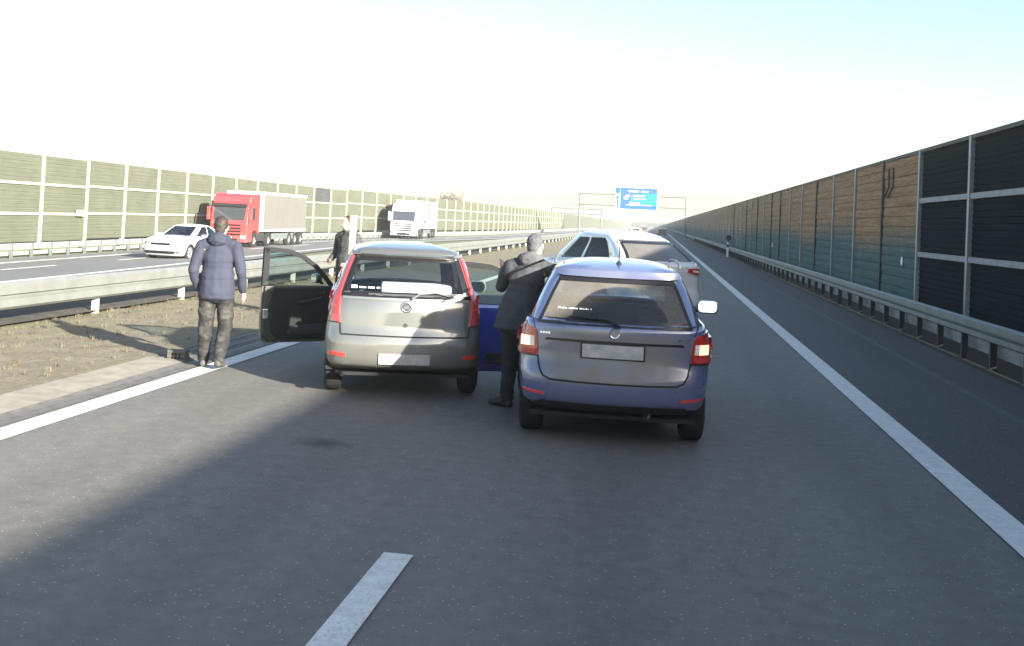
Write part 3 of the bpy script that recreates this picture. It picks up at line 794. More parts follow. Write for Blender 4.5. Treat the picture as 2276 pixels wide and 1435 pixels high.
    # ---- parts laid on the hull
    def hit(x, z, axis='rear'):
        if axis == 'rear': o_, d_ = Vector((x, -3, z)), Vector((0, 1, 0))
        elif axis == 'front': o_, d_ = Vector((x, L+3, z)), Vector((0, -1, 0))
        elif axis == 'left': o_, d_ = Vector((-4, x, z)), Vector((1, 0, 0))
        else: o_, d_ = Vector((4, x, z)), Vector((-1, 0, 0))
        h = bvh.ray_cast(o_, d_)
        return h[0], (h[1] if h[1].dot(d_) < 0 else -h[1]) if h[0] else None
    def patch(nm, mat, left, right_, axis='rear', off=.004, thick=.008, nu=8, parent=None, rows=None, smooth=True):
        """conforming skin between two edge poly-lines given bottom to top as [(a, z)]"""
        nv = len(left) if rows is None else rows
        if rows:
            def rs(c): return [(interp([(i/(len(c)-1), p[0]) for i, p in enumerate(c)], t/(rows-1)), interp([(i/(len(c)-1), p[1]) for i, p in enumerate(c)], t/(rows-1))) for t in range(rows)]
            left, right_ = rs(left), rs(right_)
        vs = []; last = None; base = []
        for (a, za), (b, zb_) in zip(left, right_):
            for i in range(nu+1):
                t = i/nu; x = a+(b-a)*t; z = za+(zb_-za)*t
                p, n2 = hit(x, z, axis)
                if p is None:
                    p, n2 = (last[0].copy(), last[1]) if last else (Vector((x, 0, z)), Vector((0, -1, 0)))
                    if axis in ('rear', 'front'): p.x = x; p.z = z
                    else: p.y = x; p.z = z
                last = (p, n2); base.append(p-n2*.002); vs.append(p+n2*(off+thick))
        n_tot = len(vs); fs = []; c = nu+1
        for r in range(nv-1):
            for i in range(nu): fs.append((r*c+i, r*c+i+1, (r+1)*c+i+1, (r+1)*c+i))
        edge = [i for i in range(nu)]+[r*c+nu for r in range(nv-1)]+[(nv-1)*c+i for i in range(nu, 0, -1)]+[r*c for r in range(nv-1, 0, -1)]
        m = MB(); fs += [(edge[i], n_tot+edge[i], n_tot+edge[(i+1) % len(edge)], edge[(i+1) % len(edge)]) for i in range(len(edge))]
        m.add([tuple(v_) for v_ in vs]+[tuple(v_) for v_ in base], fs)
        o_ = m.build(nm, mat, parent or root); 
        if smooth:
            o_.data.polygons.foreach_set('use_smooth', [True]*len(o_.data.polygons)); o_.data.set_sharp_from_angle(angle=math.radians(40))
        return o_
    def seam(pts, axis='rear', r=.006, mat=None, nm='seam'):
        P3 = []
        for (a, z), (b, z2) in zip(pts, pts[1:]):
            for i in range(8):
                t = i/8; p, n2 = hit(a+(b-a)*t, z+(z2-z)*t, axis)
                if p is not None: P3.append(p+n2*.001)
        p, n2 = hit(*pts[-1], axis)
        if p is not None: P3.append(p+n2*.001)
        m = MB(); m.tube(P3, r, 6); return m.build(nm, mat or M['black'], root)
    # ---- wheels
    tw = P.get('tyre_w', .20)
    tyre = MB(); tyre.lathe([(-tw/2, wr-.09), (-tw/2-.004, wr-.05), (-tw/2+.012, wr-.012), (-tw/2+.035, wr), (tw/2-.035, wr), (tw/2-.012, wr-.012), (tw/2+.004, wr-.05), (tw/2, wr-.09)], 36)
    rim = MB(); rr = wr-.085
    rim.lathe([(-tw/2+.01, rr), (-tw/2+.02, rr+.005), (tw/2-.03, rr-.0), (tw/2-.005, rr+.004), (tw/2-.012, rr-.02), (tw/2-.05, rr-.03), (tw/2-.05, 0.)], 30)
    for k in range(7):
        a = 2*PI*k/7; R4 = Matrix.Rotation(a, 4, 'X')
        rim.box(tw/2-.05, tw/2-.018, -.022, .022, .04, rr-.012, 0, R4)
    rim.lathe([(tw/2-.05, .055), (tw/2-.012, .05), (tw/2-.012, 0)], 16)
    w0 = None
    for y in wy:
        for side in (1, -1):
            if w0 is None:
                w0 = tyre.build('wheel', M['rubber'], root, smooth=True); r_ = rim.build('rim', M['alloy'], w0, smooth=False); w = w0
            else: w = dup(w0, root)
            w.location = (side*(width(.5, y)-tw/2-.018), y, wz); w.rotation_euler = (0, 0, 0 if side == 1 else PI)
    # arch liners and floor
    m = MB(); fl = P.get('floor_z', .225)
    m.box(-hw+.14, hw-.14, .16, L-.3, fl, fl+.03)
    for y in wy:
        for side in (1, -1):
            x0, x1 = side*(hw-.32), side*(hw-.03)
            m.lathe([(0, ar+.01), (x1-x0, ar+.01)], 24, 'x', (x0, y, wz)) if False else None
    m.build('floor', M['black'], root)
    for y in wy:
        for side in (1, -1):
            m = MB()
            n3 = 14; pr = [(y+(ar+.012)*math.cos(PI*i/n3), max(fl, wz-.02+(ar+.012)*math.sin(PI*i/n3))) for i in range(n3+1)]
            xa, xb = side*(hw-.36), side*(width(.5, y)-.03)
            for i in range(n3):
                m.add([(xa, *pr[i]), (xb, *pr[i]), (xb, *pr[i+1]), (xa, *pr[i+1])], [(0, 1, 2, 3)])
            m.add([(xa, *p) for p in pr], [tuple(range(len(pr)))])
            m.build('wheel_arch', M['black'], root)
    # ---- cabin furniture
    if detail:
        by = interp(rtab, 0); bz = interp(zt_side, .5)
        m = MB()
        def seat(x, y, w_, back_h, rest=True):
            m.prism([(y-.02, fl+.1), (y+.52, fl+.12), (y+.54, fl+.30), (y+.03, fl+.28)], 'x', x-w_/2, x+w_/2)
            m.prism([(y-.02, fl+.22), (y+.10, fl+.22), (y-.06, fl+back_h), (y-.16, fl+back_h)], 'x', x-w_/2+.02, x+w_/2-.02)
            if rest: 
                for dx in ((0,) if w_ < .8 else (-w_*.33, w_*.33)):
                    m.prism(rrect(x+dx-.12, x+dx+.12, fl+back_h+.03, fl+back_h+.21, .05, 3), 'y', y-.19, y-.09)
                    m.tube([(x+dx-.05, y-.13, fl+back_h-.02), (x+dx-.05, y-.14, fl+back_h+.05)], .008, 5); m.tube([(x+dx+.05, y-.13, fl+back_h-.02), (x+dx+.05, y-.14, fl+back_h+.05)], .008, 5)
        rs_y = P.get('rear_seat', by+1.15)
        seat(0, rs_y, W*.72, .62)
        seat(-W*.21, P.get('front_seat', cowl_y-1.15), .50, .66); seat(W*.21, P.get('front_seat', cowl_y-1.15), .50, .66)
        m.build('seats', M['seat'], root, bevel=.02)
        m = MB(); m.prism([(cowl_y-.55, .55), (cowl_y-.05, .55), (cowl_y+.02, cowl_z-.03), (cowl_y-.48, cowl_z-.0), (cowl_y-.58, cowl_z-.10)], 'x', -hw*.86, hw*.86)
        m.build('dashboard', M['cabin'], root)
        m = MB(); m.lathe([(0, .16), (.02, .175), (.04, .175), (.04, .15), (0, .16)], 24, 'y', (0, 0, 0)); m.box(-.15, .15, .01, .03, -.02, .02)
        sw = m.build('steering_wheel', M['black'], root, smooth=True); sw.location = (-W*.21, cowl_y-.68, cowl_z-.08); sw.rotation_euler = (-.4, 0, 0)
        m = MB(); m.box(-.09, .09, 0, .02, 0, .06); mr = m.build('rear_view_mirror', M['black'], root, bevel=.01); mr.location = (0, interp(ftab, .85)-.12, ztopc-.10)
        m = MB(); m.box(-hw*.80, hw*.80, P.get('shelf0', by+.10), rs_y-.18, bz-.12, bz-.10); m.build('parcel_shelf', M['cabin'], root)
    # ---- rear-view mirrors
    if P.get('mirrors', True):
        for side in (1, -1):
            if side in P.get('skip_mirror', ()): continue
            bx0 = side*interp(wtab, .1); yy = cowl_y-.42 + P.get('mir_dy', 0); z0 = cowl_z+.06
            m = MB(); m.prism(rrect(-.115, .115, -.075, .075, .05, 4), 'y', .0, .10); mb = m.build('wing_mirror', mats, root, bevel=.02); mb.location = (bx0+side*.25, yy, z0-.05); mb.rotation_euler = (math.radians(P.get('mir_tilt', -5)), 0, 0)
            m = MB(); m.prism(rrect(-.100, .100, -.062, .062, .045, 4), 'y', -.004, .0); m.build('mirror_glass', M['mirror'], mb)
            m = MB(); m.tube([(side*-.05, .05, -.03), (side*-.22, .07, -.06)], .022, 6); m.build('arm', M['black'], mb)
    return root, patch, seam, hit, width

def font_text(body, size, mat, parent, loc, rot, ext=.002, name='lettering'):
    cu = bpy.data.curves.new(name, 'FONT'); cu.body = body; cu.size = size; cu.extrude = ext; cu.align_x = 'CENTER'
    tmp = bpy.data.objects.new(name, cu); COL.objects.link(tmp); dg = bpy.context.evaluated_depsgraph_get()
    me = bpy.data.meshes.new_from_object(tmp.evaluated_get(dg)); bpy.data.objects.remove(tmp)
    me.materials.clear(); me.materials.append(mat); o = link(bpy.data.objects.new(name, me), parent); o.location = loc; o.rotation_euler = rot
    return o

# ================= blue estate =================
def lift(k):
    return lambda z: 1.913*(1-k)+k*z
def restage(P, k):
    h = lift(k); P = dict(P)
    for n_ in ('yr', 'flank'): P[n_] = [(h(a_), b_) for a_, b_ in P[n_]]
    for n_ in ('belt', 'zb_ends'): P[n_] = [(a_, h(b_)) for a_, b_ in P[n_]]
    for n_ in ('cowl_z', 'zb', 'cantrail', 'H'): P[n_] = h(P[n_])
    return P
def rewrap(fs, k):
    patch0, seam0, hit0 = fs; h = lift(k)
    return (lambda nm, mat, l, r, **kw: patch0(nm, mat, [(x, h(z)) for x, z in l], [(x, h(z)) for x, z in r], **kw),
            lambda pts, **kw: seam0([(x, h(z)) for x, z in pts], **kw), lambda x, z, *a_: hit0(x, h(z), *a_))
KB, KS = .928, .949
PB = dict(L=4.26, W=1.70, H=1.55, paint=M['paint_blue'], wheels=(.68, 3.20), wheel_r=.315, zb=.17, zb_ends=[(0, .17), (.5, .20), (3.9, .2), (4.26, .22)], corner=.36, bow=.10,
    yr=[(.17, .10), (.24, .025), (.34, .0), (.50, .0), (.545, .03), (.62, .055), (.90, .06), (.99, .07)], yf=[(.2, .08), (.35, .0), (.55, .02), (.8, .16)],
    belt=[(0, .985), (.6, .985), (1.6, .97), (3.05, .97)], cowl_y=3.05, cowl_z=.98, nose_z=.72,
    flank=[(.17, .90), (.24, .955), (.40, .992), (.55, 1.), (.72, 1.0), (.80, .985), (.90, .965), (1.0, .935)], taper=.06, rtaper=.035,
    cab_rear=[(0, .075), (.45, .20), (.85, .32), (.93, .30), (1, .33)], cab_front=[(0, 3.10), (1, 2.30)], cab_w=[(0, .785), (.3, .735), (.65, .665), (.9, .605), (1, .555)],
    levels=[0, .03, .12, .25, .4, .55, .7, .83, .92, 1.], glass_lv=(1, 7), cantrail=1.475, pillars=[0, .02, .16, .20, .34, .48, .52, .66, .8, .9], side_glass=(0, 1, 3, 4, 6, 7, 8),
    cab_rtaper=.05, cab_bow=.09, roof_slope=-.01, glass_rear=M['glass_dusty'], glass_side=M['glass_side'], glass_front=M['glass_hatch'], rear_seat=1.25, cut=(-1, 2.0, 3.0), skip_mirror=(-1,), shelf0=.45, mir_dy=.0)
car, patch, seam, hit, width = make_car('estate_car', restage(PB, KB), (-.325, 9.02, 0), .047, 'dusty blue estate car stopped in the right lane with lit tail lamps', 'car')
patch, seam, hit = rewrap((patch, seam, hit), KB)
# spoiler lip over the window
patch('roof_spoiler', M['paint_blue'], [(-.53, 1.405), (-.53, 1.445)], [(.53, 1.405), (.53, 1.445)], off=.014, thick=.014, nu=16)
patch('window_border', M['frit'], [(-.505, 1.345), (-.495, 1.410)], [(.505, 1.345), (.495, 1.410)], off=.002, thick=.003, nu=16)
patch('window_border', M['frit'], [(-.665, .955), (-.655, 1.010)], [(.665, .955), (.655, 1.010)], off=.002, thick=.003, nu=16)
for s in (1, -1):
    patch('window_border', M['frit'], [(s*.660, .985), (s*.618, 1.10), (s*.565, 1.24), (s*.505, 1.38)], [(s*.632, .985), (s*.592, 1.10), (s*.54, 1.24), (s*.48, 1.38)], off=.002, thick=.003, nu=3, rows=10)
    # C-shaped lamp: outer red body, lit lower field, clear field
    l = patch('tail_lamp', M['dark_red_lens'], [(s*.66, .655), (s*.655, .72), (s*.665, .83), (s*.69, .895)], [(s*.845, .650), (s*.848, .75), (s*.845, .86), (s*.80, .935)], off=.004, thick=.014, nu=8, rows=9)
    patch('lit_lens', M['brake_lit'], [(s*.682, .735), (s*.688, .825)], [(s*.795, .730), (s*.792, .82)], off=.020, thick=.006, nu=5, rows=4, parent=l)
    patch('clear_lens', M['pale_lens'], [(s*.680, .735), (s*.686, .825)], [(s*.712, .735), (s*.716, .825)], off=.022, thick=.006, nu=3, rows=4, parent=l)
    patch('red_stripe', M['red_lens'], [(s*.675, .668), (s*.673, .705)], [(s*.842, .664), (s*.845, .705)], off=.020, thick=.006, nu=6, rows=3, parent=l)
    patch('lamp_edge', M['frit'], [(s*.650, .640), (s*.645, .652)], [(s*.850, .636), (s*.85, .650)], off=.006, thick=.008, nu=8)
    patch('reflector', M['reflector'], [(s*.58, .300), (s*.58, .322)], [(s*.78, .318), (s*.78, .338)], off=.003, thick=.004, nu=6)
    seam([(s*.655, .64), (s*.635, .54), (s*.60, .475), (s*.54, .447), (s*.30, .44), (0, .438)], r=.008, nm='tailgate_gap')
    seam([(s*.69, .90), (s*.715, .985)], r=.005, nm='tailgate_gap')
patch('bumper_insert', M['black'], [(-.66, .185), (-.62, .245)], [(.66, .185), (.62, .245)], off=.003, thick=.010, nu=18)
patch('bumper_edge', M['black'], [(-.70, .435), (-.70, .452)], [(.70, .435), (.70, .452)], off=.0, thick=.0045, nu=18) if False else None
# plate recess: dark shoulder line, plate, soft crease
patch('tailgate_crease', M['frit'], [(-.60, .800), (-.585, .822)], [(.60, .800), (.585, .822)], off=.001, thick=.004, nu=18)
pl = patch('number_plate', M['plate'], [(-.27, .668), (-.27, .790)], [(.25, .668), (.25, .790)], off=.010, thick=.008, nu=8)
patch('plate_frame', M['frit'], [(-.285, .655), (-.285, .803)], [(.265, .655), (.265, .803)], off=.004, thick=.006, nu=8)
for s, wd in ((-1, .085), (1, .11)):
    q = 0
    for i in range(5 if s > 0 else 4):
        x0 = s*.60-wd/2+i*.024; patch('badge', M['chrome'], [(x0, .856), (x0, .876)], [(x0+.017, .856), (x0+.017, .876)], off=.003, thick=.003, nu=1)
p_, n_ = hit(0, .90)
m = MB(); m.lathe([(-.010, .036), (-.012, .043), (0, .046), (0, 0)], 24, 'y', tuple(p_+n_*.004)); m.build('emblem', M['chrome'], car)
# wiper on the glass: arm and blade
pts = []
for a, z in ((.05, .955), (-.06, 1.00), (-.22, 1.010), (-.40, 1.015)): 
    p_, n_ = hit(a, z); pts.append(p_+n_*.022)
m = MB(); m.tube(pts, [.012, .010, .008, .006], 6); m.build('rear_wiper', M['frit'], car)
# white line of print along the lower left of the glass
for i in range(22):
    x0 = -.50+i*.0135; h_ = random.choice((.007, .010, .012))
    if i % 7 != 6: patch('lettering', M['sign_white'], [(x0, 1.095), (x0, 1.095+h_)], [(x0+.010, 1.094), (x0+.010, 1.094+h_)], off=.002, thick=.001, nu=1)
# roof rails and aerial
for s in (1, -1):
    m = MB(); m.tube([(s*.56, .62, 1.535), (s*.57, .75, 1.56), (s*.575, 1.4, 1.58), (s*.57, 2.1, 1.565), (s*.56, 2.22, 1.54)], .012, 8); m.build('roof_rail', M['galv_dull'], car, smooth=True)
m = MB(); m.lathe([(0, .030), (.03, .022), (.045, .008)], 12, 'z', (.015, .60, 1.53)); m.tube([(.015, .60, 1.54), (.015, .56, 1.64), (.015, .47, 1.72)], [.006, .004, .003], 6); m.build('aerial', M['black'], car)
m = MB(); m.lathe([(0, .028), (.10, .028), (.10, .022), (0, .022)], 14, 'y', (.30, .04, .29)); m.build('exhaust', M['chrome'], car, smooth=True)
# door handles on the right flank
for y in (1.55, 2.55):
    p_, n_ = hit(y, .83, 'right'); m = MB(); m.tube([(p_.x+.01, y-.10, p_.z), (p_.x+.04, y-.07, p_.z), (p_.x+.04, y+.07, p_.z), (p_.x+.01, y+.10, p_.z)], .012, 6); m.build('door_handle', M['paint_blue'], car)
m = MB(); m.box(-.86, .86, 0, .03, 0, .0) if False else None
# open driver's door
def car_door(parent, hinge, angle, paint, Lw=1.02, zb=.20, zbelt=.93, ztop=1.40, inner=None, armrest=True, name='open_door', curve=None, trim_m=None, shell=None):
    """s = distance from the hinge towards the rear edge; the door panel lies along -y from the hinge before it is swung open"""
    d = empty(name, hinge, angle); d.parent = parent
    low = [(.02, zb+.10), (.05, zb+.02), (.12, zb), (Lw-.06, zb), (Lw, zb+.05), (Lw+.01, zb+.3), (Lw, zbelt), (.0, zbelt), (-.01, zb+.4)]
    m = MB(); m.prism([(-a, z) for a, z in low], 'x', -.030, .004); m.build('skin', paint, d, bevel=.012)
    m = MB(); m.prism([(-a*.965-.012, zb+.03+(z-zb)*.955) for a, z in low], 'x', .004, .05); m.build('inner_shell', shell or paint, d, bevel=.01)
    fr = curve or [(0, zbelt), (.10, zbelt+.12), (.24, zbelt+.26), (.42, zbelt+.38), (.62, ztop-.02), (.85, ztop), (Lw, ztop-.005), (Lw+.01, zbelt)]
    out = []; inn = []
    cx0 = sum(a for a, _ in fr)/len(fr)+.05; cz0 = zbelt+.12
    # densify
    fd = []
    for (a, z), (b, w_) in zip(fr, fr[1:]+fr[:1]):
        for i in range(4): t = i/4; fd.append((a+(b-a)*t, z+(w_-z)*t))
    for i, (a, z) in enumerate(fd):
        pa, pb = fd[i-1], fd[(i+1) % len(fd)]; tx, tz = pb[0]-pa[0], pb[1]-pa[1]; ln = math.hypot(tx, tz) or 1
        nx, nz = tz/ln, -tx/ln; wd = .05 if z > zbelt+.01 else .0
        if nx*(cx0-a)+nz*(cz0-z) < 0: nx, nz = -nx, -nz
        if a > Lw-.03 and z > zbelt+.01: wd = .075
        out.append((-a, z)); inn.append((-(a+nx*wd), z+nz*wd))
    m = MB(); m.ring(out, inn, 'x', -.018, .028); m.build('window_frame', M['black'], d)
    gp = [p for p in inn if p[1] > zbelt+.02]; gp = gp+[(gp[-1][0], zbelt), (gp[0][0], zbelt)]
    m = MB(); m.prism([gp[i] for i in range(len(gp))], 'x', .000, .004); g_ = m.build('door_glass', M['glass_hatch'], d)
    if inner:
        tr = [(.10, zb+.12), (.20, zb+.05), (Lw-.20, zb+.05), (Lw-.10, zb+.16), (Lw-.07, zb+.45), (Lw-.14, zbelt-.02), (.04, zbelt-.01), (.03, zb+.4)]
        m = MB(); m.prism([(-a, z) for a, z in tr], 'x', .05, .085); m.build('trim_panel', trim_m or M['black'], d, bevel=.02)
        m = MB(); m.prism([(-.10, zb+.10), (-(Lw-.30), zb+.10), (-(Lw-.34), zb+.22), (-.12, zb+.24)], 'x', .085, .13); m.build('door_pocket', M['cabin'], d, bevel=.02)
        m = MB(); m.tube([(.085, -.20, zbelt-.14), (.13, -.26, zbelt-.15), (.13, -.46, zbelt-.19), (.085, -.52, zbelt-.20)], .018, 8); m.build('pull_handle', M['cabin'], d, smooth=True)
        m = MB(); m.tube([(.09, -.16, zbelt-.07), (.105, -.26, zbelt-.085)], .010, 6); m.build('release_lever', M['chrome'], d)
        m = MB(); m.box(.04, .075, -(Lw-.005), -(Lw-.07), zb+.30, zb+.42); m.build('latch', M['chrome'], d, bevel=.008)
    m = MB(); m.prism(rrect(-.09, .09, -.06, .06, .04, 4), 'y', -.03, .05); w_ = m.build('wing_mirror', paint, d, bevel=.015); w_.location = (-.17, -.17, zbelt+.08)
    m = MB(); m.prism(rrect(-.078, .078, -.05, .05, .035, 4), 'y', -.034, -.03); m.build('mirror_glass', M['mirror'], w_)
    m = MB(); m.tube([(.03, .0, -.03), (.15, .02, -.05)], .02, 6); m.build('arm', M['black'], w_)
    return d
car_door(car, (-.815, 3.05, 0), math.radians(-72), M['paint_blue_door'], Lw=.98, zb=.17, zbelt=.93, ztop=1.40, inner=True, trim_m=M['paint_blue_door'])

# ================= silver hatchback =================
PS = dict(L=3.84, W=1.66, H=1.575, paint=M['paint_silver'], wheels=(.62, 3.08), wheel_r=.285, zb=.20, zb_ends=[(0, .215), (.4, .20), (3.5, .2), (3.84, .2)], corner=.34, bow=.10,
    yr=[(.2, .09), (.26, .02), (.40, .0), (.56, .012), (.585, .05), (.64, .055), (.90, .075), (1.04, .12)], yf=[(.2, .05), (.4, .0), (.7, .1)],
    belt=[(0, 1.03), (.5, 1.03), (1.4, .98), (2.75, .95)], cowl_y=2.75, cowl_z=.98, nose_z=.72,
    flank=[(.2, .93), (.27, .98), (.45, 1.), (.56, 1.0), (.75, .975), (.90, .945), (1.04, .90)], taper=.07, rtaper=.03,
    cab_rear=[(0, .13), (.5, .24), (.85, .32), (.93, .30), (1, .33)], cab_front=[(0, 2.85), (1, 2.05)], cab_w=[(0, .745), (.3, .705), (.65, .645), (.88, .600), (1, .545)],
    levels=[0, .03, .12, .25, .4, .55, .7, .84, .93, 1.], glass_lv=(1, 7), cantrail=1.50, pillars=[0, .02, .16, .20, .34, .46, .50, .64, .8, .9], side_glass=(3, 4, 6, 7, 8),
    cab_rtaper=.03, cab_bow=.08, glass_rear=M['glass_hatch'], glass_side=M['glass_side'], glass_front=M['glass_hatch'], rear_seat=.98, cut=(-1, 1.65, 2.72), skip_mirror=(-1,), tyre_w=.18, mir_dy=.0)
car2, patch, seam, hit, width = make_car('hatchback_car', restage(PS, KS), (-2.50, 10.50, 0), .285, 'silver beige hatchback seen from behind with its left front door wide open', 'car')
patch, seam, hit = rewrap((patch, seam, hit), KS)
patch('roof_spoiler', M['paint_silver'], [(-.555, 1.415), (-.545, 1.465)], [(.555, 1.415), (.545, 1.465)], off=.028, thick=.016, nu=16)
patch('window_border', M['frit'], [(-.55, 1.375), (-.535, 1.425)], [(.55, 1.375), (.535, 1.425)], off=.002, thick=.003, nu=16)
patch('window_border', M['frit'], [(-.668, .985), (-.66, 1.045)], [(.668, .985), (.66, 1.045)], off=.002, thick=.004, nu=16)
patch('lower_strip', M['galv_dull'], [(-.65, .958), (-.65, .985)], [(.65, .958), (.65, .985)], off=.002, thick=.006, nu=16)
for s in (1, -1):
    patch('window_border', M['frit'], [(s*.672, 1.0), (s*.637, 1.12), (s*.595, 1.26), (s*.545, 1.41)], [(s*.605, 1.0), (s*.578, 1.12), (s*.54, 1.26), (s*.50, 1.41)], off=.002, thick=.003, nu=4, rows=10)
    l = patch('tail_lamp', M['red_lens'], [(s*.665, .70), (s*.675, .78), (s*.678, .96), (s*.650, 1.10), (s*.602, 1.27), (s*.556, 1.41)],
              [(s*.735, .72), (s*.785, .82), (s*.775, .98), (s*.722, 1.12), (s*.650, 1.28), (s*.585, 1.42)], off=.004, thick=.016, nu=5, rows=18)
    patch('lamp_core', M['dark_red_lens'], [(s*.69, .80), (s*.692, .93)], [(s*.725, .80), (s*.722, .93)], off=.022, thick=.004, nu=3, rows=4, parent=l)
    patch('lamp_core', M['reflector'], [(s*.688, .865), (s*.688, .885)], [(s*.76, .875), (s*.76, .895)], off=.023, thick=.005, nu=3, rows=3, parent=l)
    patch('reflector', M['reflector'], [(s*.60, .345), (s*.60, .385)], [(s*.755, .355), (s*.755, .395)], off=.003, thick=.006, nu=5)
    seam([(s*.665, .70), (s*.665, .64), (s*.655, .582), (0, .578)], r=.009, nm='tailgate_gap')
    seam([(s*.67, .70), (s*.80, .70)], r=.005, nm='bumper_gap')
patch('tailgate_step', M['frit'], [(-.66, .573), (-.66, .584)], [(.66, .573), (.66, .584)], off=.001, thick=.003, nu=18)
p_, n_ = hit(0, .895)
m = MB(); m.lathe([(-.012, .040), (-.016, .050), (-.008, .058), (.002, .060)], 28, 'y', tuple(p_)); m.lathe([(-.013, .040), (-.013, 0)], 28, 'y', tuple(p_)); m.build('emblem', M['chrome'], car2, smooth=True)
for i in range(4): 
    o = box('emblem_bar', M['galv_dull'], -.024+i*.014, -.017+i*.014, -.018, -.012, -.018, .018, car2); o.location = p_
p_, n_ = hit(0, .70)
m = MB(); m.lathe([(-.006, .012), (-.010, .020), (.002, .022)], 18, 'y', tuple(p_)); m.lathe([(-.005, .012), (-.005, 0)], 18, 'y', tuple(p_)); m.build('lock', M['dark_steel'], car2, smooth=True)
pl = patch('number_plate', M['plate'], [(-.26, .285), (-.26, .395)], [(.26, .285), (.26, .395)], off=.008, thick=.010, nu=8)
pts = []
for a, z in ((.05, .975), (.13, 1.03), (.30, 1.045), (.50, 1.00)): 
    p_, n_ = hit(a, z); pts.append(p_+n_*.028)
m = MB(); m.tube(pts, [.014, .011, .008, .006], 6); m.build('rear_wiper', M['galv_dull'], car2)
m = MB(); m.lathe([(0, .026), (.10, .026), (.10, .02), (0, .02)], 14, 'y', (-.62, .02, .26)); m.build('exhaust', M['chrome'], car2, smooth=True)
patch('sticker', M['sign_white'], [(-.57, 1.075), (-.57, 1.105)], [(-.51, 1.075), (-.51, 1.105)], off=.003, thick=.001, nu=1)
for i in range(12):
    x0 = -.49+i*.018
    if i % 5 != 4: patch('lettering', M['sign_white'], [(x0, 1.078), (x0, 1.094)], [(x0+.013, 1.078), (x0+.013, 1.094)], off=.003, thick=.001, nu=1)
# white folded sheet lying behind the rear window
m = MB(); m.prism([(.30, 1.03), (.62, 1.02), (.66, 1.09), (.60, 1.125), (.34, 1.115)], 'x', -.26, .48); o = m.build('white_parcel', M['white_sheet'], None, bevel=.02)
o.location = (-2.50, 10.50, .045); o.rotation_euler = (0, 0, .285); tag(o, 'white parcel lying behind the rear window of the silver hatchback', 'parcel')
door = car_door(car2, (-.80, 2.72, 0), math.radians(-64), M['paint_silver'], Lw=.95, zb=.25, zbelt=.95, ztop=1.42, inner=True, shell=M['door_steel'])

# ================= white SUV across the road =================
PW = dict(L=4.75, W=1.90, H=1.80, paint=M['paint_white'], wheels=(.92, 3.72), wheel_r=.36, zb=.24, corner=.42, bow=.10,
    yr=[(.24, .10), (.34, .02), (.50, .0), (.62, .03), (.75, .10), (1.05, .05), (1.16, .03), (1.25, .06)], yf=[(.2, .08), (.35, .0), (.6, .02), (.9, .16)],
    belt=[(0, 1.22), (.5, 1.24), (1.2, 1.22), (3.2, 1.12)], cowl_y=3.2, cowl_z=1.13, nose_z=.88,
    flank=[(.24, .93), (.4, .985), (.6, 1.), (.9, .99), (1.1, .96), (1.25, .90)], taper=.07, rtaper=.06,
    cab_rear=[(0, .18), (.35, .42), (.7, .72), (.9, .98), (1, 1.10)], cab_front=[(0, 3.3), (1, 2.5)], cab_w=[(0, .83), (.3, .78), (.65, .71), (.9, .655), (1, .61)],
    levels=[0, .05, .16, .28, .42, .56, .7, .84, .93, 1.], glass_lv=(1, 7), cantrail=1.70, pillars=[0, .10, .22, .30, .42, .50, .54, .66, .8, .9], side_glass=(1, 2, 3, 4, 6, 7, 8),
    cabu=[0, .3, .58, .80, .88, .92], cab_rtaper=.05, cab_bow=.10, glass_rear=M['glass_suv'], glass_side=M['glass_tinted'], glass_front=M['glass_hatch'], rear_seat=1.7, skip_mirror=(-1,))
car3, patch, seam, hit, width = make_car('white_car', PW, (.22, 19.9, 0), math.radians(32), 'white fastback car stopped across the lane ahead of the blue estate', 'car')
for s in (1, -1):
    l = patch('tail_lamp', M['dark_red_lens'], [(s*.48, 1.06), (s*.50, 1.13)], [(s*.84, .98), (s*.87, 1.14)], off=.004, thick=.02, nu=8, rows=5)
    patch('clear_lens', M['pale_lens'], [(s*.60, 1.07), (s*.60, 1.10)], [(s*.76, 1.05), (s*.76, 1.09)], off=.024, thick=.005, nu=4, parent=l)
    patch('window_border', M['frit'], [(s*.72, 1.25), (s*.66, 1.4), (s*.60, 1.56)], [(s*.66, 1.25), (s*.60, 1.4), (s*.55, 1.56)], off=.002, thick=.003, nu=3, rows=8)
    l = patch('headlamp', M['head_lens'], [(s*.52, .72), (s*.50, .84)], [(s*.86, .76), (s*.84, .90)], axis='front', off=.004, thick=.016, nu=8, rows=5)
    patch('lamp_core', M['pale_lens'], [(s*.60, .75), (s*.60, .83)], [(s*.70, .76), (s*.70, .84)], axis='front', off=.022, thick=.006, nu=4, parent=l)
l = patch('headlamp', M['head_lens'], [(3.98, .80), (3.98, .90)], [(4.40, .74), (4.40, .90)], axis='left', off=.004, thick=.012, nu=8, rows=5)
patch('lamp_core', M['pale_lens'], [(4.16, .80), (4.16, .87)], [(4.27, .79), (4.27, .87)], axis='left', off=.018, thick=.006, nu=4, parent=l)
patch('window_border', M['frit'], [(-.64, 1.545), (-.60, 1.59)], [(.64, 1.545), (.60, 1.59)], off=.002, thick=.004, nu=14)
patch('number_plate', M['plate'], [(-.26, .80), (-.26, .91)], [(.26, .80), (.26, .91)], off=.006, thick=.01, nu=6)
patch('bumper_insert', M['black'], [(-.7, .28), (-.7, .42)], [(.7, .28), (.7, .42)], off=.004, thick=.01, nu=14)
patch('door_seam', M['frit'], [(1.95, .45), (1.95, 1.2)], [(1.962, .45), (1.962, 1.2)], axis='left', off=.0, thick=.002, nu=1, rows=8)
patch('door_seam', M['frit'], [(3.05, .40), (3.05, 1.12)], [(3.062, .40), (3.062, 1.12)], axis='left', off=.0, thick=.002, nu=1, rows=8)
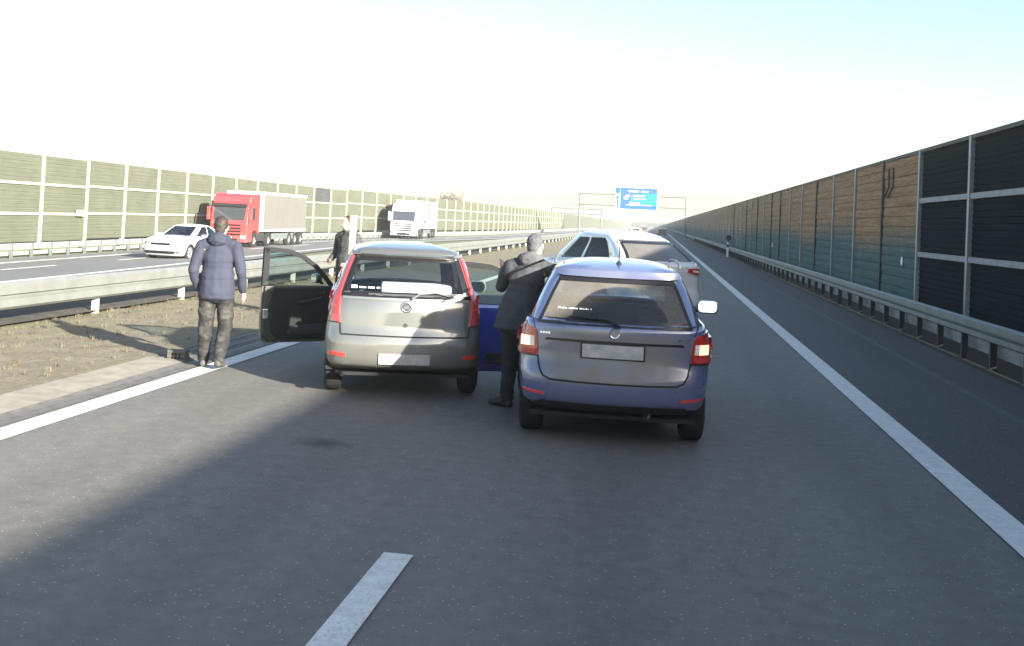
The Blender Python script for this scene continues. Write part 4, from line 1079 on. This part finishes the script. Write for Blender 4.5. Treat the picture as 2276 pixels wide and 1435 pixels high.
m = MB(); m.prism([(0, 0), (.16, 0), (.13, .07), (.08, .075)], 'x', -.018, .018); o = m.build('shark_fin_aerial', M['paint_white'], car3); o.location = (0, 1.35, 1.755)

# ================= white saloon on the opposite carriageway =================
PO = dict(L=4.6, W=1.80, H=1.47, paint=M['paint_white'], wheels=(.95, 3.65), wheel_r=.32, zb=.18, corner=.40, bow=.08,
    yr=[(.2, .06), (.4, .0), (.6, .02), (.98, .1)], yf=[(.18, .06), (.28, .0), (.50, .0), (.6, .03), (.8, .14)],
    belt=[(0, 1.02), (.6, 1.0), (3.0, .95)], cowl_y=3.1, cowl_z=.97, nose_z=.72, flank=[(.2, .93), (.3, .98), (.55, 1.), (.8, .985), (1.0, .94)], taper=.08, rtaper=.04,
    cab_rear=[(0, .35), (.5, .75), (1, 1.25)], cab_front=[(0, 3.25), (1, 2.35)], cab_w=[(0, .78), (.3, .74), (.65, .68), (.9, .63), (1, .58)],
    levels=[0, .05, .15, .3, .45, .6, .75, .86, .93, 1.], glass_lv=(1, 8), cantrail=1.40, pillars=[0, .08, .2, .3, .42, .50, .54, .66, .8, .95], side_glass=(1, 2, 3, 4, 6, 7, 8),
    glass_side=M['glass_side'], glass_front=M['glass_side'], mirrors=True)
car4, patch, seam, hit, width = make_car('oncoming_car', PO, (-19.75, 44.6, -.46), math.radians(180-2), 'white saloon driving towards us on the opposite carriageway behind the man', 'car')
patch('grille', M['frit'], [(-.40, .60), (-.44, .69)], [(.40, .60), (.44, .69)], axis='front', off=.004, thick=.012, nu=10)
patch('lower_grille', M['frit'], [(-.62, .27), (-.66, .38)], [(.62, .27), (.66, .38)], axis='front', off=.004, thick=.012, nu=12)
patch('number_plate', M['plate'], [(-.25, .40), (-.25, .50)], [(.25, .40), (.25, .50)], axis='front', off=.006, thick=.012, nu=6)
for s in (1, -1): 
    patch('headlamp', M['head_lens'], [(s*.46, .61), (s*.44, .70)], [(s*.80, .63), (s*.78, .74)], axis='front', off=.004, thick=.012, nu=6, rows=4)
    patch('fog_lamp', M['frit'], [(s*.66, .29), (s*.66, .36)], [(s*.78, .29), (s*.78, .36)], axis='front', off=.004, thick=.008, nu=3)

# ------------------------------------------------------------------ lorries
def truck(name, loc, heading, paint, label, trailer_mat, H=3.95, TL=10.0, roof='flat', s=1., decals=False, group=None):
    t = empty(name, loc, heading, label, 'truck', group); t.scale = (s, s, s)
    W = 2.5; hw = W/2
    # cab: side profile (y forward = travel direction; the front is at y = 0)
    prof = [(0.02, .38), (-.02, .55), (.0, 1.5), (-.06, 1.72), (-.20, 2.78), (-.42, 2.92)] + ([(-1.0, 3.35), (-2.1, 3.55)] if roof == 'high' else [(-.55, 3.35), (-.8, 3.5), (-2.1, 3.58)]) + [(-2.2, 3.5), (-2.2, .95), (-1.95, .95), (-1.9, 1.0), (-1.72, 1.12), (-1.45, 1.16), (-1.18, 1.12), (-1.0, 1.0), (-.92, .85), (-.90, .40)]
    m = MB(); m.prism(prof, 'x', -hw, hw); m.build('cab', paint, t, bevel=.08)
    m = MB(); m.prism([(-1.04, 1.78), (1.04, 1.78), (1.08, 2.66), (-1.08, 2.66)], 'y', 0, .03); o = m.build('windscreen', M['glass_dark'], t, bevel=.01)
    o.location = (0, .005, .0); o.rotation_euler = (0, 0, 0)
    for v_ in o.data.vertices: v_.co.y += -.075-(v_.co.z-1.74)*.132
    m = MB(); m.prism([(-1.15, 2.66), (1.15, 2.66), (1.1, 2.86), (-1.1, 2.86)], 'y', -.20, -.02); m.build('sun_visor', paint if decals else M['black'], t, bevel=.02)
    for i in range(4): 
        m = MB(); m.box(-.82, .82, -.02, .02, 1.42-i*.20, 1.53-i*.20); m.build('grille_bar', M['frit'], t)
    m = MB(); m.box(-.62, .62, -.02, .03, .44, .62); m.build('lower_grille', M['frit'], t)
    m = MB(); m.box(-.26, .26, -.0, .035, .64, .75); m.build('number_plate', M['plate'], t)
    for sd in (1, -1):
        m = MB(); m.box(sd*.80, sd*1.18, -.04, .03, .58, .86); m.build('headlamp', M['head_lens'], t, bevel=.03)
        m = MB(); m.prism([(-.42, 1.85), (-1.35, 1.85), (-1.35, 2.62), (-.55, 2.62)], 'x', sd*(hw-.01), sd*(hw+.012)); m.build('side_window', M['glass_dark'], t)
        m = MB(); m.box(sd*1.30, sd*1.52, -.14, .0, 1.75, 2.62); mb = m.build('mirror_housing', paint, t, bevel=.04)
        m = MB(); m.tube([(sd*1.2, -.2, 2.7), (sd*1.4, -.08, 2.66)], .03, 6); m.build('mirror_arm', M['black'], t)
        m = MB(); m.prism([(-1.9, .45), (-3.2, .45), (-3.2, 1.0), (-1.9, 1.0)], 'x', sd*(hw-.25), sd*(hw-.02)); m.build('side_tank', M['dark_steel'], t, bevel=.03)
        m = MB(); m.box(sd*(hw-.06), sd*(hw-.03), -9.2, -4.6, .55, .95); m.build('side_guard', M['galv_dull'], t)
    wheel = MB(); wheel.lathe([(-.15, .28), (-.15, .46), (-.12, .50), (.12, .50), (.15, .46), (.15, .28)], 26)
    rim = MB(); rim.lathe([(-.12, .29), (.12, .29), (.10, .24), (.03, .20), (.03, .0)], 20); rim.lathe([(.03, .1), (.13, .09), (.13, 0)], 14)
    w0 = None
    for y in (-1.45, -4.1, -TL+1.2, -TL-.1, -TL-1.4):
        for sd in (1, -1):
            if w0 is None: w0 = wheel.build('wheel', M['rubber'], t, smooth=True); rim.build('rim', M['alloy'], w0); w = w0
            else: w = dup(w0, t)
            w.location = (sd*(hw-.17), y, .50); w.rotation_euler = (0, 0, 0 if sd == 1 else PI)
    m = MB(); m.box(-.45, .45, -TL-2, -1.9, .75, 1.05); m.build('chassis', M['dark_steel'], t)
    m = MB(); m.box(-hw, hw, -TL-2.4, -2.65, 1.18, H-.06); m.build('trailer', trailer_mat, t, bevel=.02)
    m = MB(); m.box(-hw-.012, hw+.012, -TL-2.4, -2.63, H-.16, H); m.build('roof_rail', M['sign_white'], t)
    m = MB(); m.box(-hw-.012, hw+.012, -TL-2.4, -2.63, 1.08, 1.22); m.build('side_rail', M['sign_white'] , t)
    for sd in (1, -1):
        m = MB(); m.box(sd*(hw-.2), sd*(hw+.014), -2.80, -2.63, 1.15, H-.1); m.build('corner_post', M['sign_white'], t)
    if decals:
        x = -hw-.014 
        for sd in (-1,):
            m = MB(); n3 = 14
            a = [(-3.6+.35*math.sin(i/n3*1.6), 3.1-i/n3*1.6) for i in range(n3+1)]; b = [(p[0]-.16*math.sin(PI*(i/n3)**.7)-.05, p[1]) for i, p in enumerate(a)]
            m.prism(a+b[::-1], 'x', x-.01, x); m.build('sweep_mark', M['slate_panel'], t)
            m = MB(); m.prism([(-4.2, 1.75), (-5.2, 1.60), (-5.6, 1.85), (-5.3, 1.80), (-4.7, 1.78)], 'x', x-.01, x); m.build('sweep_mark', M['slate_panel'], t)
            m = MB(); m.prism([(-7.4, 3.3), (-8.1, 2.5), (-8.4, 2.3), (-8.0, 2.9)], 'x', x-.01, x); m.build('sweep_mark', M['slate_panel'], t)
            m = MB(); m.prism([(-7.2, 3.5), (-8.6, 3.5), (-8.6, 3.4), (-7.2, 3.4)], 'x', x-.01, x); m.build('sweep_mark', M['slate_panel'], t)
    return t
# opposite traffic comes towards us: the cab front faces -y
truck('articulated_truck', (-23.95, 56.3, -.52), math.radians(180+1), M['paint_red'], 'red articulated truck with beige tarpaulin trailer on the opposite carriageway', M['trailer'], s=.88, TL=9.5, H=3.72)
truck('articulated_truck', (-23.35, 95, -.53), math.radians(180+4), M['paint_white'], 'white articulated truck with white trailer farther along the opposite carriageway', M['trailer_white'], H=3.75, s=.98, roof='high', decals=True, TL=11)

# ------------------------------------------------------------------ overhead sign gantries
def gantry(loc, x0, x1, zt, zb_, ground, label, r=.16, boards=()):
    t = empty('sign_gantry', loc, 0, label, 'sign gantry')
    for x in (x0, x1):
        m = MB(); m.tube([(x, 0, ground), (x, 0, zt)], r, 10); m.build('leg', M['sign_back'], t)
    for z in (zt, zb_):
        for dy in (-.35, .35):
            m = MB(); m.tube([(x0, dy, z), (x1, dy, z)], r*.62, 6); m.build('beam', M['sign_back'], t)
    m = MB(); n2 = max(4, int((x1-x0)/1.6))
    for i in range(n2+1):
        x = x0+(x1-x0)*i/n2
        m.tube([(x, -.35, zt), (x, .35, zt)], r*.3, 4); m.tube([(x, -.35, zb_), (x, .35, zb_)], r*.3, 4)
    m.build('cross_struts', M['sign_back'], t)
    return t
GY = 190
t = gantry((0, GY, 0), -14.2, 4.75, 7.1, 5.15, -.3, 'grey portal gantry spanning our carriageway with one large blue and green direction sign', .17)
m = MB(); m.prism(rrect(-8.0, -.25, 4.55, 8.75, .18), 'y', -.62, -.50); sb = m.build('sign_board', M['sign_white'], t)
def plate_on(name, mat, x0, x1, z0, z1, y=-.64, r=.06):
    m = MB(); m.prism(rrect(x0, x1, z0, z1, r), 'y', y, y+.02); return m.build(name, mat, sb)
plate_on('blue_field', M['sign_blue'], -6.95, -.40, 4.62, 8.45)
plate_on('blue_field', M['sign_blue'], -7.88, -6.99, 7.35, 8.45)
plate_on('green_field', M['sign_green'], -3.3, -.45, 5.45, 7.40, -.68)
plate_on('green_field', M['sign_green'], -5.0, -3.32, 6.15, 6.90, -.66)
plate_on('top_tab', M['sign_back'], -5.6, -2.1, 8.45, 8.95, -.60); plate_on('top_tab_face', M['sign_white'], -5.5, -2.2, 8.52, 8.88, -.64)
for x, z, w_, h_ in ((-5.6, 7.72, 1.9, .22), (-3.3, 7.72, 1.3, .22), (-4.6, 6.95, 1.9, .22), (-4.6, 6.42, 2.2, .20), (-5.3, 5.65, 1.8, .24), (-6.3, 6.4, .7, .5), (-5.9, 5.35, 4.6, .10)):
    plate_on('text_bar', M['sign_white'], x, x+w_, z, z+h_, -.71, .04)
plate_on('yellow_mark', M['sign_yellow'], -5.95, -5.35, 6.85, 7.15, -.69); plate_on('red_mark', M['red_lens'], -5.2, -4.85, 6.85, 7.15, -.69)
m = MB(); m.prism([(-7.5, 4.75), (-7.25, 4.75), (-7.25, 6.5), (-6.98, 6.5), (-7.38, 7.15), (-7.78, 6.5), (-7.5, 6.5)], 'y', -.69, -.67); m.build('arrow', M['sign_blue'], sb)
for z in (4.4, ):
    for x in (-8.12, -.12):
        m = MB(); m.tube([(x, -.55, 4.1), (x, -.55, 9.0)], .09, 6); m.build('hanger', M['sign_back'], t)
t2 = gantry((0, 250, 0), -25.3, -13.4, 5.0, 3.85, -.6, 'pale far gantry with small grey sign backs over the opposite carriageway', .20)
for (x0, x1, z0, z1) in ((-21.9, -17.6, 3.55, 6.05),):
    m = MB(); m.ring(rrect(x0, x1, z0, z1, .1), rrect(x0+.25, x1-.25, z0+.25, z1-.25, .1), 'y', -.6, -.5); m.build('sign_back', M['sign_back'], t2)

# ------------------------------------------------------------------ far background
def tree(name, loc, h, w, label, group=None, seed=0, leafy=True):
    rnd = random.Random(seed); t = empty(name, loc, 0, label, 'tree', group)
    m = MB(); m.tube([(0, 0, 0), (w*.02, 0, h*.35), (0, 0, h*.8)], [h*.03, h*.02, h*.006], 7)
    for i in range(9):
        a = rnd.uniform(0, 6.28); z0 = h*rnd.uniform(.25, .7); l = w*rnd.uniform(.25, .45)
        m.tube([(0, 0, z0), (math.cos(a)*l, math.sin(a)*l, z0+h*.18)], [h*.012, h*.004], 5)
    m.build('trunk', M['bark'], t)
    n = 900; vs = []; fs = []
    lob = [(rnd.uniform(-.3, .3)*w, rnd.uniform(-.3, .3)*w, h*rnd.uniform(.35, .85), rnd.uniform(.16, .30)) for _ in range(9)]
    for i in range(n):
        cx, cy2, cz, r_ = rnd.choice(lob); a, b, q = rnd.gauss(0, .55), rnd.gauss(0, .55), rnd.gauss(0, .5)
        p = Vector((cx+a*r_*w, cy2+b*r_*w, cz+q*r_*h*.6)); s_ = h*rnd.uniform(.015, .04)
        u = Vector((rnd.uniform(-1, 1), rnd.uniform(-1, 1), rnd.uniform(-1, 1))).normalized()*s_; v_ = u.orthogonal().normalized()*s_*.7
        k = len(vs); vs += [tuple(p-u), tuple(p+v_), tuple(p+u), tuple(p-v_)]; fs.append((k, k+1, k+2, k+3))
    me = bpy.data.meshes.new('crown'); me.from_pydata(vs, [], fs); me.materials.append(M['leaf'] if leafy else M['twig']); link(bpy.data.objects.new('crown', me), t)
    return t
tree('tree', (-45.5, 225, -1), 8.2, 6.5, 'lone rounded tree rising above the olive barrier behind the white truck', None, 3, False)
for i, (x, y, h, w) in enumerate(((-49.5, 395, 7.6, 5.5), (-55, 400, 8.4, 6), (-60, 410, 7.8, 6), (-44, 398, 6.6, 5), (-65, 405, 7.4, 6), (-52, 415, 9.0, 5), (-41, 392, 5.8, 4.5), (-70, 420, 7.2, 7))):
    tree('tree', (x, y, -1), h, w, 'hazy tree in the clump above the far end of the olive barrier', 'trees above the far end of the barrier', 20+i, True)
def treeline(x0, x1, y, h, seed):
    rnd = random.Random(seed); vs = []; fs = []
    for i in range(9000):
        x = rnd.uniform(x0, x1); hh = h*(.55+.45*noise.noise(Vector((x*.03, seed, 0)))+.25*noise.noise(Vector((x*.15, seed, 5)))); z = -1.5+hh*rnd.random()**.6
        s_ = rnd.uniform(.6, 1.6); p = Vector((x, y+rnd.uniform(-8, 8), z)); u = Vector((rnd.uniform(-1, 1), rnd.uniform(-.4, .4), rnd.uniform(-1, 1))).normalized()*s_; v_ = Vector((-u.z, 0, u.x))*.7
        k = len(vs); vs += [tuple(p-u), tuple(p+v_), tuple(p+u), tuple(p-v_)]; fs.append((k, k+1, k+2, k+3))
    me = bpy.data.meshes.new('far_wood'); me.from_pydata(vs, [], fs); me.materials.append(M['leaf']); o = link(bpy.data.objects.new('far_wood', me))
    tag(o, 'low hazy wood on the horizon behind the road at its vanishing point', 'wood', kind='stuff')
treeline(-190, 60, 900, 9, 4)
# distant traffic on our carriageway
for i, (x, y, col, lab) in enumerate(((-3.2, 150, 'paint_white', 'small white car far ahead in the left lane'), (-3.3, 240, 'paint_silver', 'tiny grey car farthest ahead in the left lane'), (.8, 205, 'glass_dark', 'tiny dark car far ahead in the right lane'))):
    t = empty('distant_car', (x, y, 0), 0, lab, 'car')
    m = MB(); m.prism([(0, .25), (.0, .85), (.25, .98), (.9, 1.42), (2.2, 1.45), (3.1, 1.0), (4.2, .8), (4.3, .3)], 'x', -.86, .86); m.build('body', M[col], t, bevel=.08)
    m = MB(); m.prism([(-.62, 1.0), (.62, 1.0), (.52, 1.34), (-.52, 1.34)], 'y', .12, .9); m.build('rear_window', M['glass_dark'], t)
    for sd in (1, -1): box('tail_lamp', M['red_lens'], min(sd*.6, sd*.84), max(sd*.6, sd*.84), -.02, .1, .7, .86, t)
    for yy in (.8, 3.4):
        for sd in (1, -1): m = MB(); m.lathe([(-.1, 0), (-.1, .3), (.1, .3), (.1, 0)], 16, 'x', (sd*.72, yy, .3)); m.build('wheel', M['rubber'], t)

# ------------------------------------------------------------------ people
def blob(name, mat, parts, parent, voxel=.012, smooth=6, wrinkle=0., wscale=9.):
    """parts: ('cap', p0, r0, p1, r1[, flat]) tapered limb, ('ell', centre, (rx, ry, rz)[, rot]) ellipsoid; fused into one closed skin"""
    vs, fs = [], []
    def ball(c, r, R=None, n=14, mrow=9):
        k = len(vs); pts = []
        for i in range(mrow+1):
            th = PI*i/mrow
            for j in range(n):
                ph = 2*PI*j/n; p = Vector((r[0]*math.sin(th)*math.cos(ph), r[1]*math.sin(th)*math.sin(ph), r[2]*math.cos(th)))
                if R is not None: p = R @ p
                vs.append(tuple(Vector(c)+p))
        for i in range(mrow):
            for j in range(n): fs.append((k+i*n+j, k+i*n+(j+1) % n, k+(i+1)*n+(j+1) % n, k+(i+1)*n+j))
    for p in parts:
        if p[0] == 'ell': ball(p[1], p[2], p[3] if len(p) > 3 else None)
        else:
            _, a, ra, b, rb_ = p[:5]; fl = p[5] if len(p) > 5 else (1, 1)
            a, b = Vector(a), Vector(b); L_ = (b-a).length; n = max(2, int(L_/(min(ra, rb_)*.55)))
            for i in range(n+1):
                t_ = i/n; r = ra+(rb_-ra)*t_; ball(a+(b-a)*t_, (r*fl[0], r*fl[1], r), None, 12, 7)
    me = bpy.data.meshes.new(name); me.from_pydata(vs, [], fs); tmp = bpy.data.objects.new(name, me); COL.objects.link(tmp)
    r = tmp.modifiers.new('r', 'REMESH'); r.mode = 'VOXEL'; r.voxel_size = voxel; r.use_smooth_shade = True
    sm = tmp.modifiers.new('s', 'SMOOTH'); sm.iterations = smooth; sm.factor = .5
    dg = bpy.context.evaluated_depsgraph_get(); dg.update(); out = bpy.data.meshes.new_from_object(tmp.evaluated_get(dg)); bpy.data.objects.remove(tmp)
    out.materials.clear(); out.materials.append(mat)
    if wrinkle:
        nv = [v.normal.copy() for v in out.vertices]
        for v, n_ in zip(out.vertices, nv):
            q = v.co; d = noise.noise(Vector((q.x*wscale, q.y*wscale, q.z*wscale*1.7)))+.5*noise.noise(Vector((q.x*wscale*2.3+3, q.y*wscale*2.3, q.z*wscale*3.1)))
            v.co = q+n_*wrinkle*d
    out.polygons.foreach_set('use_smooth', [True]*len(out.polygons)); out.name = name
    return link(bpy.data.objects.new(name, out), parent)
def lerp(a, b, t): return tuple(Vector(a)+(Vector(b)-Vector(a))*t)
def hand_parts(wr, d, side, curl=.5):
    """palm, four unequal bent fingers and a thumb; wr = wrist, d = direction of the hand"""
    wr = Vector(wr); d = Vector(d).normalized(); out_ = Vector((0, 1, 0)) if abs(d.z) > .5 else Vector((0, 0, 1)); w_ = d.cross(out_).normalized(); nrm = w_.cross(d).normalized()
    P_ = [('cap', tuple(wr), .026, tuple(wr+d*.075), .034, (1, 1))]
    for i, (off, l) in enumerate(((-.027, .062), (-.009, .072), (.009, .068), (.027, .052))):
        b = wr+d*.085+nrm*off*1.0; k1 = b+d*l*.5+w_*side*.004; k2 = k1+(d*(1-curl)+w_*-side*curl).normalized()*l*.5
        P_ += [('cap', tuple(b), .0095, tuple(k1), .0088), ('cap', tuple(k1), .0088, tuple(k2), .0075)]
    tb = wr+d*.03+nrm*-.028; t1 = tb+(d*.7-nrm*.7).normalized()*.035; t2 = t1+(d*.9-nrm*.2+w_*-side*.3).normalized()*.028
    P_ += [('cap', tuple(tb), .013, tuple(t1), .0105), ('cap', tuple(t1), .0105, tuple(t2), .009)]
    return P_
def person(loc, rz, J, label, jacket, trousers, hair, shoe, hood=None, jlen=.0, tw=1., bag=False):
    """J: joints in metres, y = the way the person faces"""
    t = empty('person', loc, rz, label, 'person')
    H_, N_, C_, P_ = J['head'], J['neck'], J['chest'], J['pelvis']
    hc = Vector(H_); tilt = Matrix.Rotation(J.get('nod', 0), 3, 'X') @ Matrix.Rotation(J.get('turn', 0), 3, 'Z')
    def hp(x, y, z): return tuple(hc+tilt @ Vector((x, y, z)))
    body = [('ell', H_, (.076, .098, .115), tilt), ('ell', hp(0, .03, -.055), (.058, .068, .065), tilt), ('cap', hp(0, .095, -.005), .010, hp(0, .112, -.03), .014), ('ell', hp(0, .088, -.062), (.026, .014, .010), tilt),
            ('ell', hp(.033, .084, .012), (.016, .010, .009), tilt), ('ell', hp(-.033, .084, .012), (.016, .010, .009), tilt), ('ell', hp(.080, -.0, -.005), (.010, .020, .032), tilt), ('ell', hp(-.080, -.0, -.005), (.010, .020, .032), tilt),
            ('cap', hp(0, -.01, -.08), .055, N_, .058), ('cap', N_, .058, C_, .10, (1.35, .9)), ('cap', C_, .11, P_, .12, (1.3, .85))]
    for s_, k in ((1, 'r'), (-1, 'l')):
        S, E_, Wr = J['sh_'+k], J['el_'+k], J['wr_'+k]
        body += [('cap', lerp(C_, S, .4), .07, S, .055), ('cap', S, .052, E_, .040), ('cap', E_, .040, Wr, .027)] + hand_parts(Wr, J['hd_'+k], s_, J.get('curl', .45))
        Hp, K_, A_, T_ = J['hip_'+k], J['kn_'+k], J['an_'+k], J['toe_'+k]
        body += [('cap', Hp, .085, K_, .055), ('cap', K_, .053, A_, .036), ('cap', A_, .036, T_, .030)]
    blob('body', M['skin'], body, t, .0085, 3)
    jk = [('cap', lerp(C_, N_, .35), .125, C_, .135, (1.42, .98)), ('cap', C_, .135, lerp(C_, P_, .6), .135, (1.38, 1.0)), ('cap', lerp(C_, P_, .6), .142, lerp(C_, P_, 1.05+jlen), .150, (1.42, 1.14)), ('ell', lerp(C_, P_, 1.25+jlen), (.215, .172, .06)), ('cap', lerp(C_, N_, .7), .085, N_, .075, (1.1, 1))]
    for k in 'rl':
        S, E_, Wr = J['sh_'+k], J['el_'+k], J['wr_'+k]
        jk += [('cap', lerp(N_, S, .45), .075, S, .078), ('cap', S, .080, E_, .064), ('cap', E_, .064, lerp(E_, Wr, .94), .046)]
    blob('jacket', jacket, jk, t, .010, 12, .009, 5.5)
    tr = [('cap', tuple(Vector(P_)+Vector((0, 0, .02))), .11, tuple(Vector(P_)-Vector((0, 0, .05))), .12, (1.25, .95))]
    for k in 'rl':
        Hp, K_, A_ = J['hip_'+k], J['kn_'+k], J['an_'+k]
        tr += [('cap', Hp, .098*tw, K_, .082*tw), ('cap', K_, .080*tw, lerp(K_, A_, .93), .064*tw)]
    blob('trousers', trousers, tr, t, .011, 8, .014, 8.5)
    for k in 'rl':
        A_, T_ = Vector(J['an_'+k]), Vector(J['toe_'+k]); d = (T_-A_).normalized()
        heel = A_-Vector((d.x, d.y, 0)).normalized()*.035; lo = -.035
        blob('shoe', shoe, [('cap', tuple(heel+Vector((0, 0, lo))), .042, tuple(T_+Vector((0, 0, .008))), .036, (1, 1)), ('cap', tuple(A_+Vector((0, 0, .0))), .050, tuple(lerp(A_, T_, .5)), .042)], t, .008, 3)
    if hair: blob('hair', hair, [('ell', hp(0, -.022, .030), (.086, .095, .100), tilt), ('ell', hp(0, -.055, -.035), (.066, .048, .060), tilt)], t, .009, 3, .006, 30)
    if hood: blob('hood', hood, [('ell', tuple(Vector(N_)+Vector((0, -.085, .005))), (.115, .060, .085)), ('ell', tuple(Vector(N_)+Vector((0, -.02, .03))), (.105, .080, .045)), ('cap', tuple(Vector(N_)+Vector((-.10, -.03, .02))), .038, tuple(Vector(N_)+Vector((.10, -.03, .02))), .038)], t, .010, 4, .010, 12)
    return t
# the man who walks away along the edge line
JA = dict(head=(.0, .05, 1.645), neck=(0, .0, 1.50), chest=(0, -.01, 1.28), pelvis=(0, 0, .95), nod=-.15,
          sh_r=(.205, -.01, 1.415), el_r=(.275, -.03, 1.14), wr_r=(.285, .08, .905), hd_r=(.05, .35, -1),
          sh_l=(-.205, -.01, 1.415), el_l=(-.275, -.05, 1.14), wr_l=(-.235, .06, .90), hd_l=(.1, .3, -1),
          hip_r=(.10, 0, .90), kn_r=(.105, .05, .50), an_r=(.09, -.10, .115), toe_r=(.11, .06, .045), hip_l=(-.10, 0, .90), kn_l=(-.12, .05, .49), an_l=(-.135, .10, .085), toe_l=(-.15, .27, .04))
person((-5.04, 11.62, .0), math.radians(10), JA, 'person in navy hooded jacket and dark patterned trousers walking away along the left edge line', M['navy'], M['camo'], M['hair'], M['shoe_grey'], M['navy'], jlen=.10, tw=1.12)
# the man in black who leans on the blue car between its body and its open door
JB = dict(head=(.12, .14, 1.64), neck=(.09, .07, 1.50), chest=(.06, .03, 1.28), pelvis=(-.02, 0, .94), nod=-.25, turn=-.3,
          sh_r=(.27, .07, 1.41), el_r=(.40, .26, 1.38), wr_r=(.46, .46, 1.48), hd_r=(.3, .8, .1),
          sh_l=(-.12, .06, 1.42), el_l=(-.22, .20, 1.20), wr_l=(-.24, .42, 1.38), hd_l=(-.3, .7, .6),
          hip_r=(.08, 0, .88), kn_r=(.07, .08, .48), an_r=(.10, .10, .085), toe_r=(.14, .28, .04), hip_l=(-.09, 0, .88), kn_l=(-.07, .0, .48), an_l=(-.08, -.06, .085), toe_l=(-.24, .0, .04))
person((-1.36, 10.62, .0), math.radians(0), JB, 'person in black with grey hood up, standing at the open door of the blue estate', M['charcoal'], M['ink'], M['grey_hood'], M['shoe'], M['grey_hood'], jlen=.12, tw=1.1)
# the man beyond the silver car
JC = dict(head=(.0, .03, 1.70), neck=(0, .0, 1.55), chest=(0, 0, 1.33), pelvis=(0, 0, .98),
          sh_r=(.21, 0, 1.46), el_r=(.29, -.03, 1.18), wr_r=(.24, .18, 1.05), hd_r=(-.6, .6, .2),
          sh_l=(-.21, 0, 1.46), el_l=(-.29, -.03, 1.18), wr_l=(-.24, .16, 1.0), hd_l=(.6, .6, .1),
          hip_r=(.10, 0, .93), kn_r=(.12, .03, .50), an_r=(.13, 0, .085), toe_r=(.16, .17, .04), hip_l=(-.10, 0, .93), kn_l=(-.12, .03, .50), an_l=(-.13, 0, .085), toe_l=(-.16, .17, .04))
person((-5.12, 17.0, .0), math.radians(150), JC, 'person in dark padded jacket standing beyond the silver hatchback by the white pole', M['dark_jacket'], M['ink'], M['hair'], M['shoe'], M['dark_jacket'])

# ------------------------------------------------------------------ haze
HZ = NT('thin_haze'); HZ.t.nodes.remove(HZ.b)
pv = HZ.n('ShaderNodeVolumePrincipled'); pv.inputs['Color'].default_value = (.94, .95, .93, 1); pv.inputs['Density'].default_value = .00055; pv.inputs['Anisotropy'].default_value = .1
HZ.l(pv.outputs[0], HZ.out.inputs['Volume'])
hz = box('haze', HZ.m, -3300, 3300, -400, 4300, -2.7, 10.2); hz['kind'] = 'stuff'; hz['label'] = 'thin pale haze over the whole motorway'
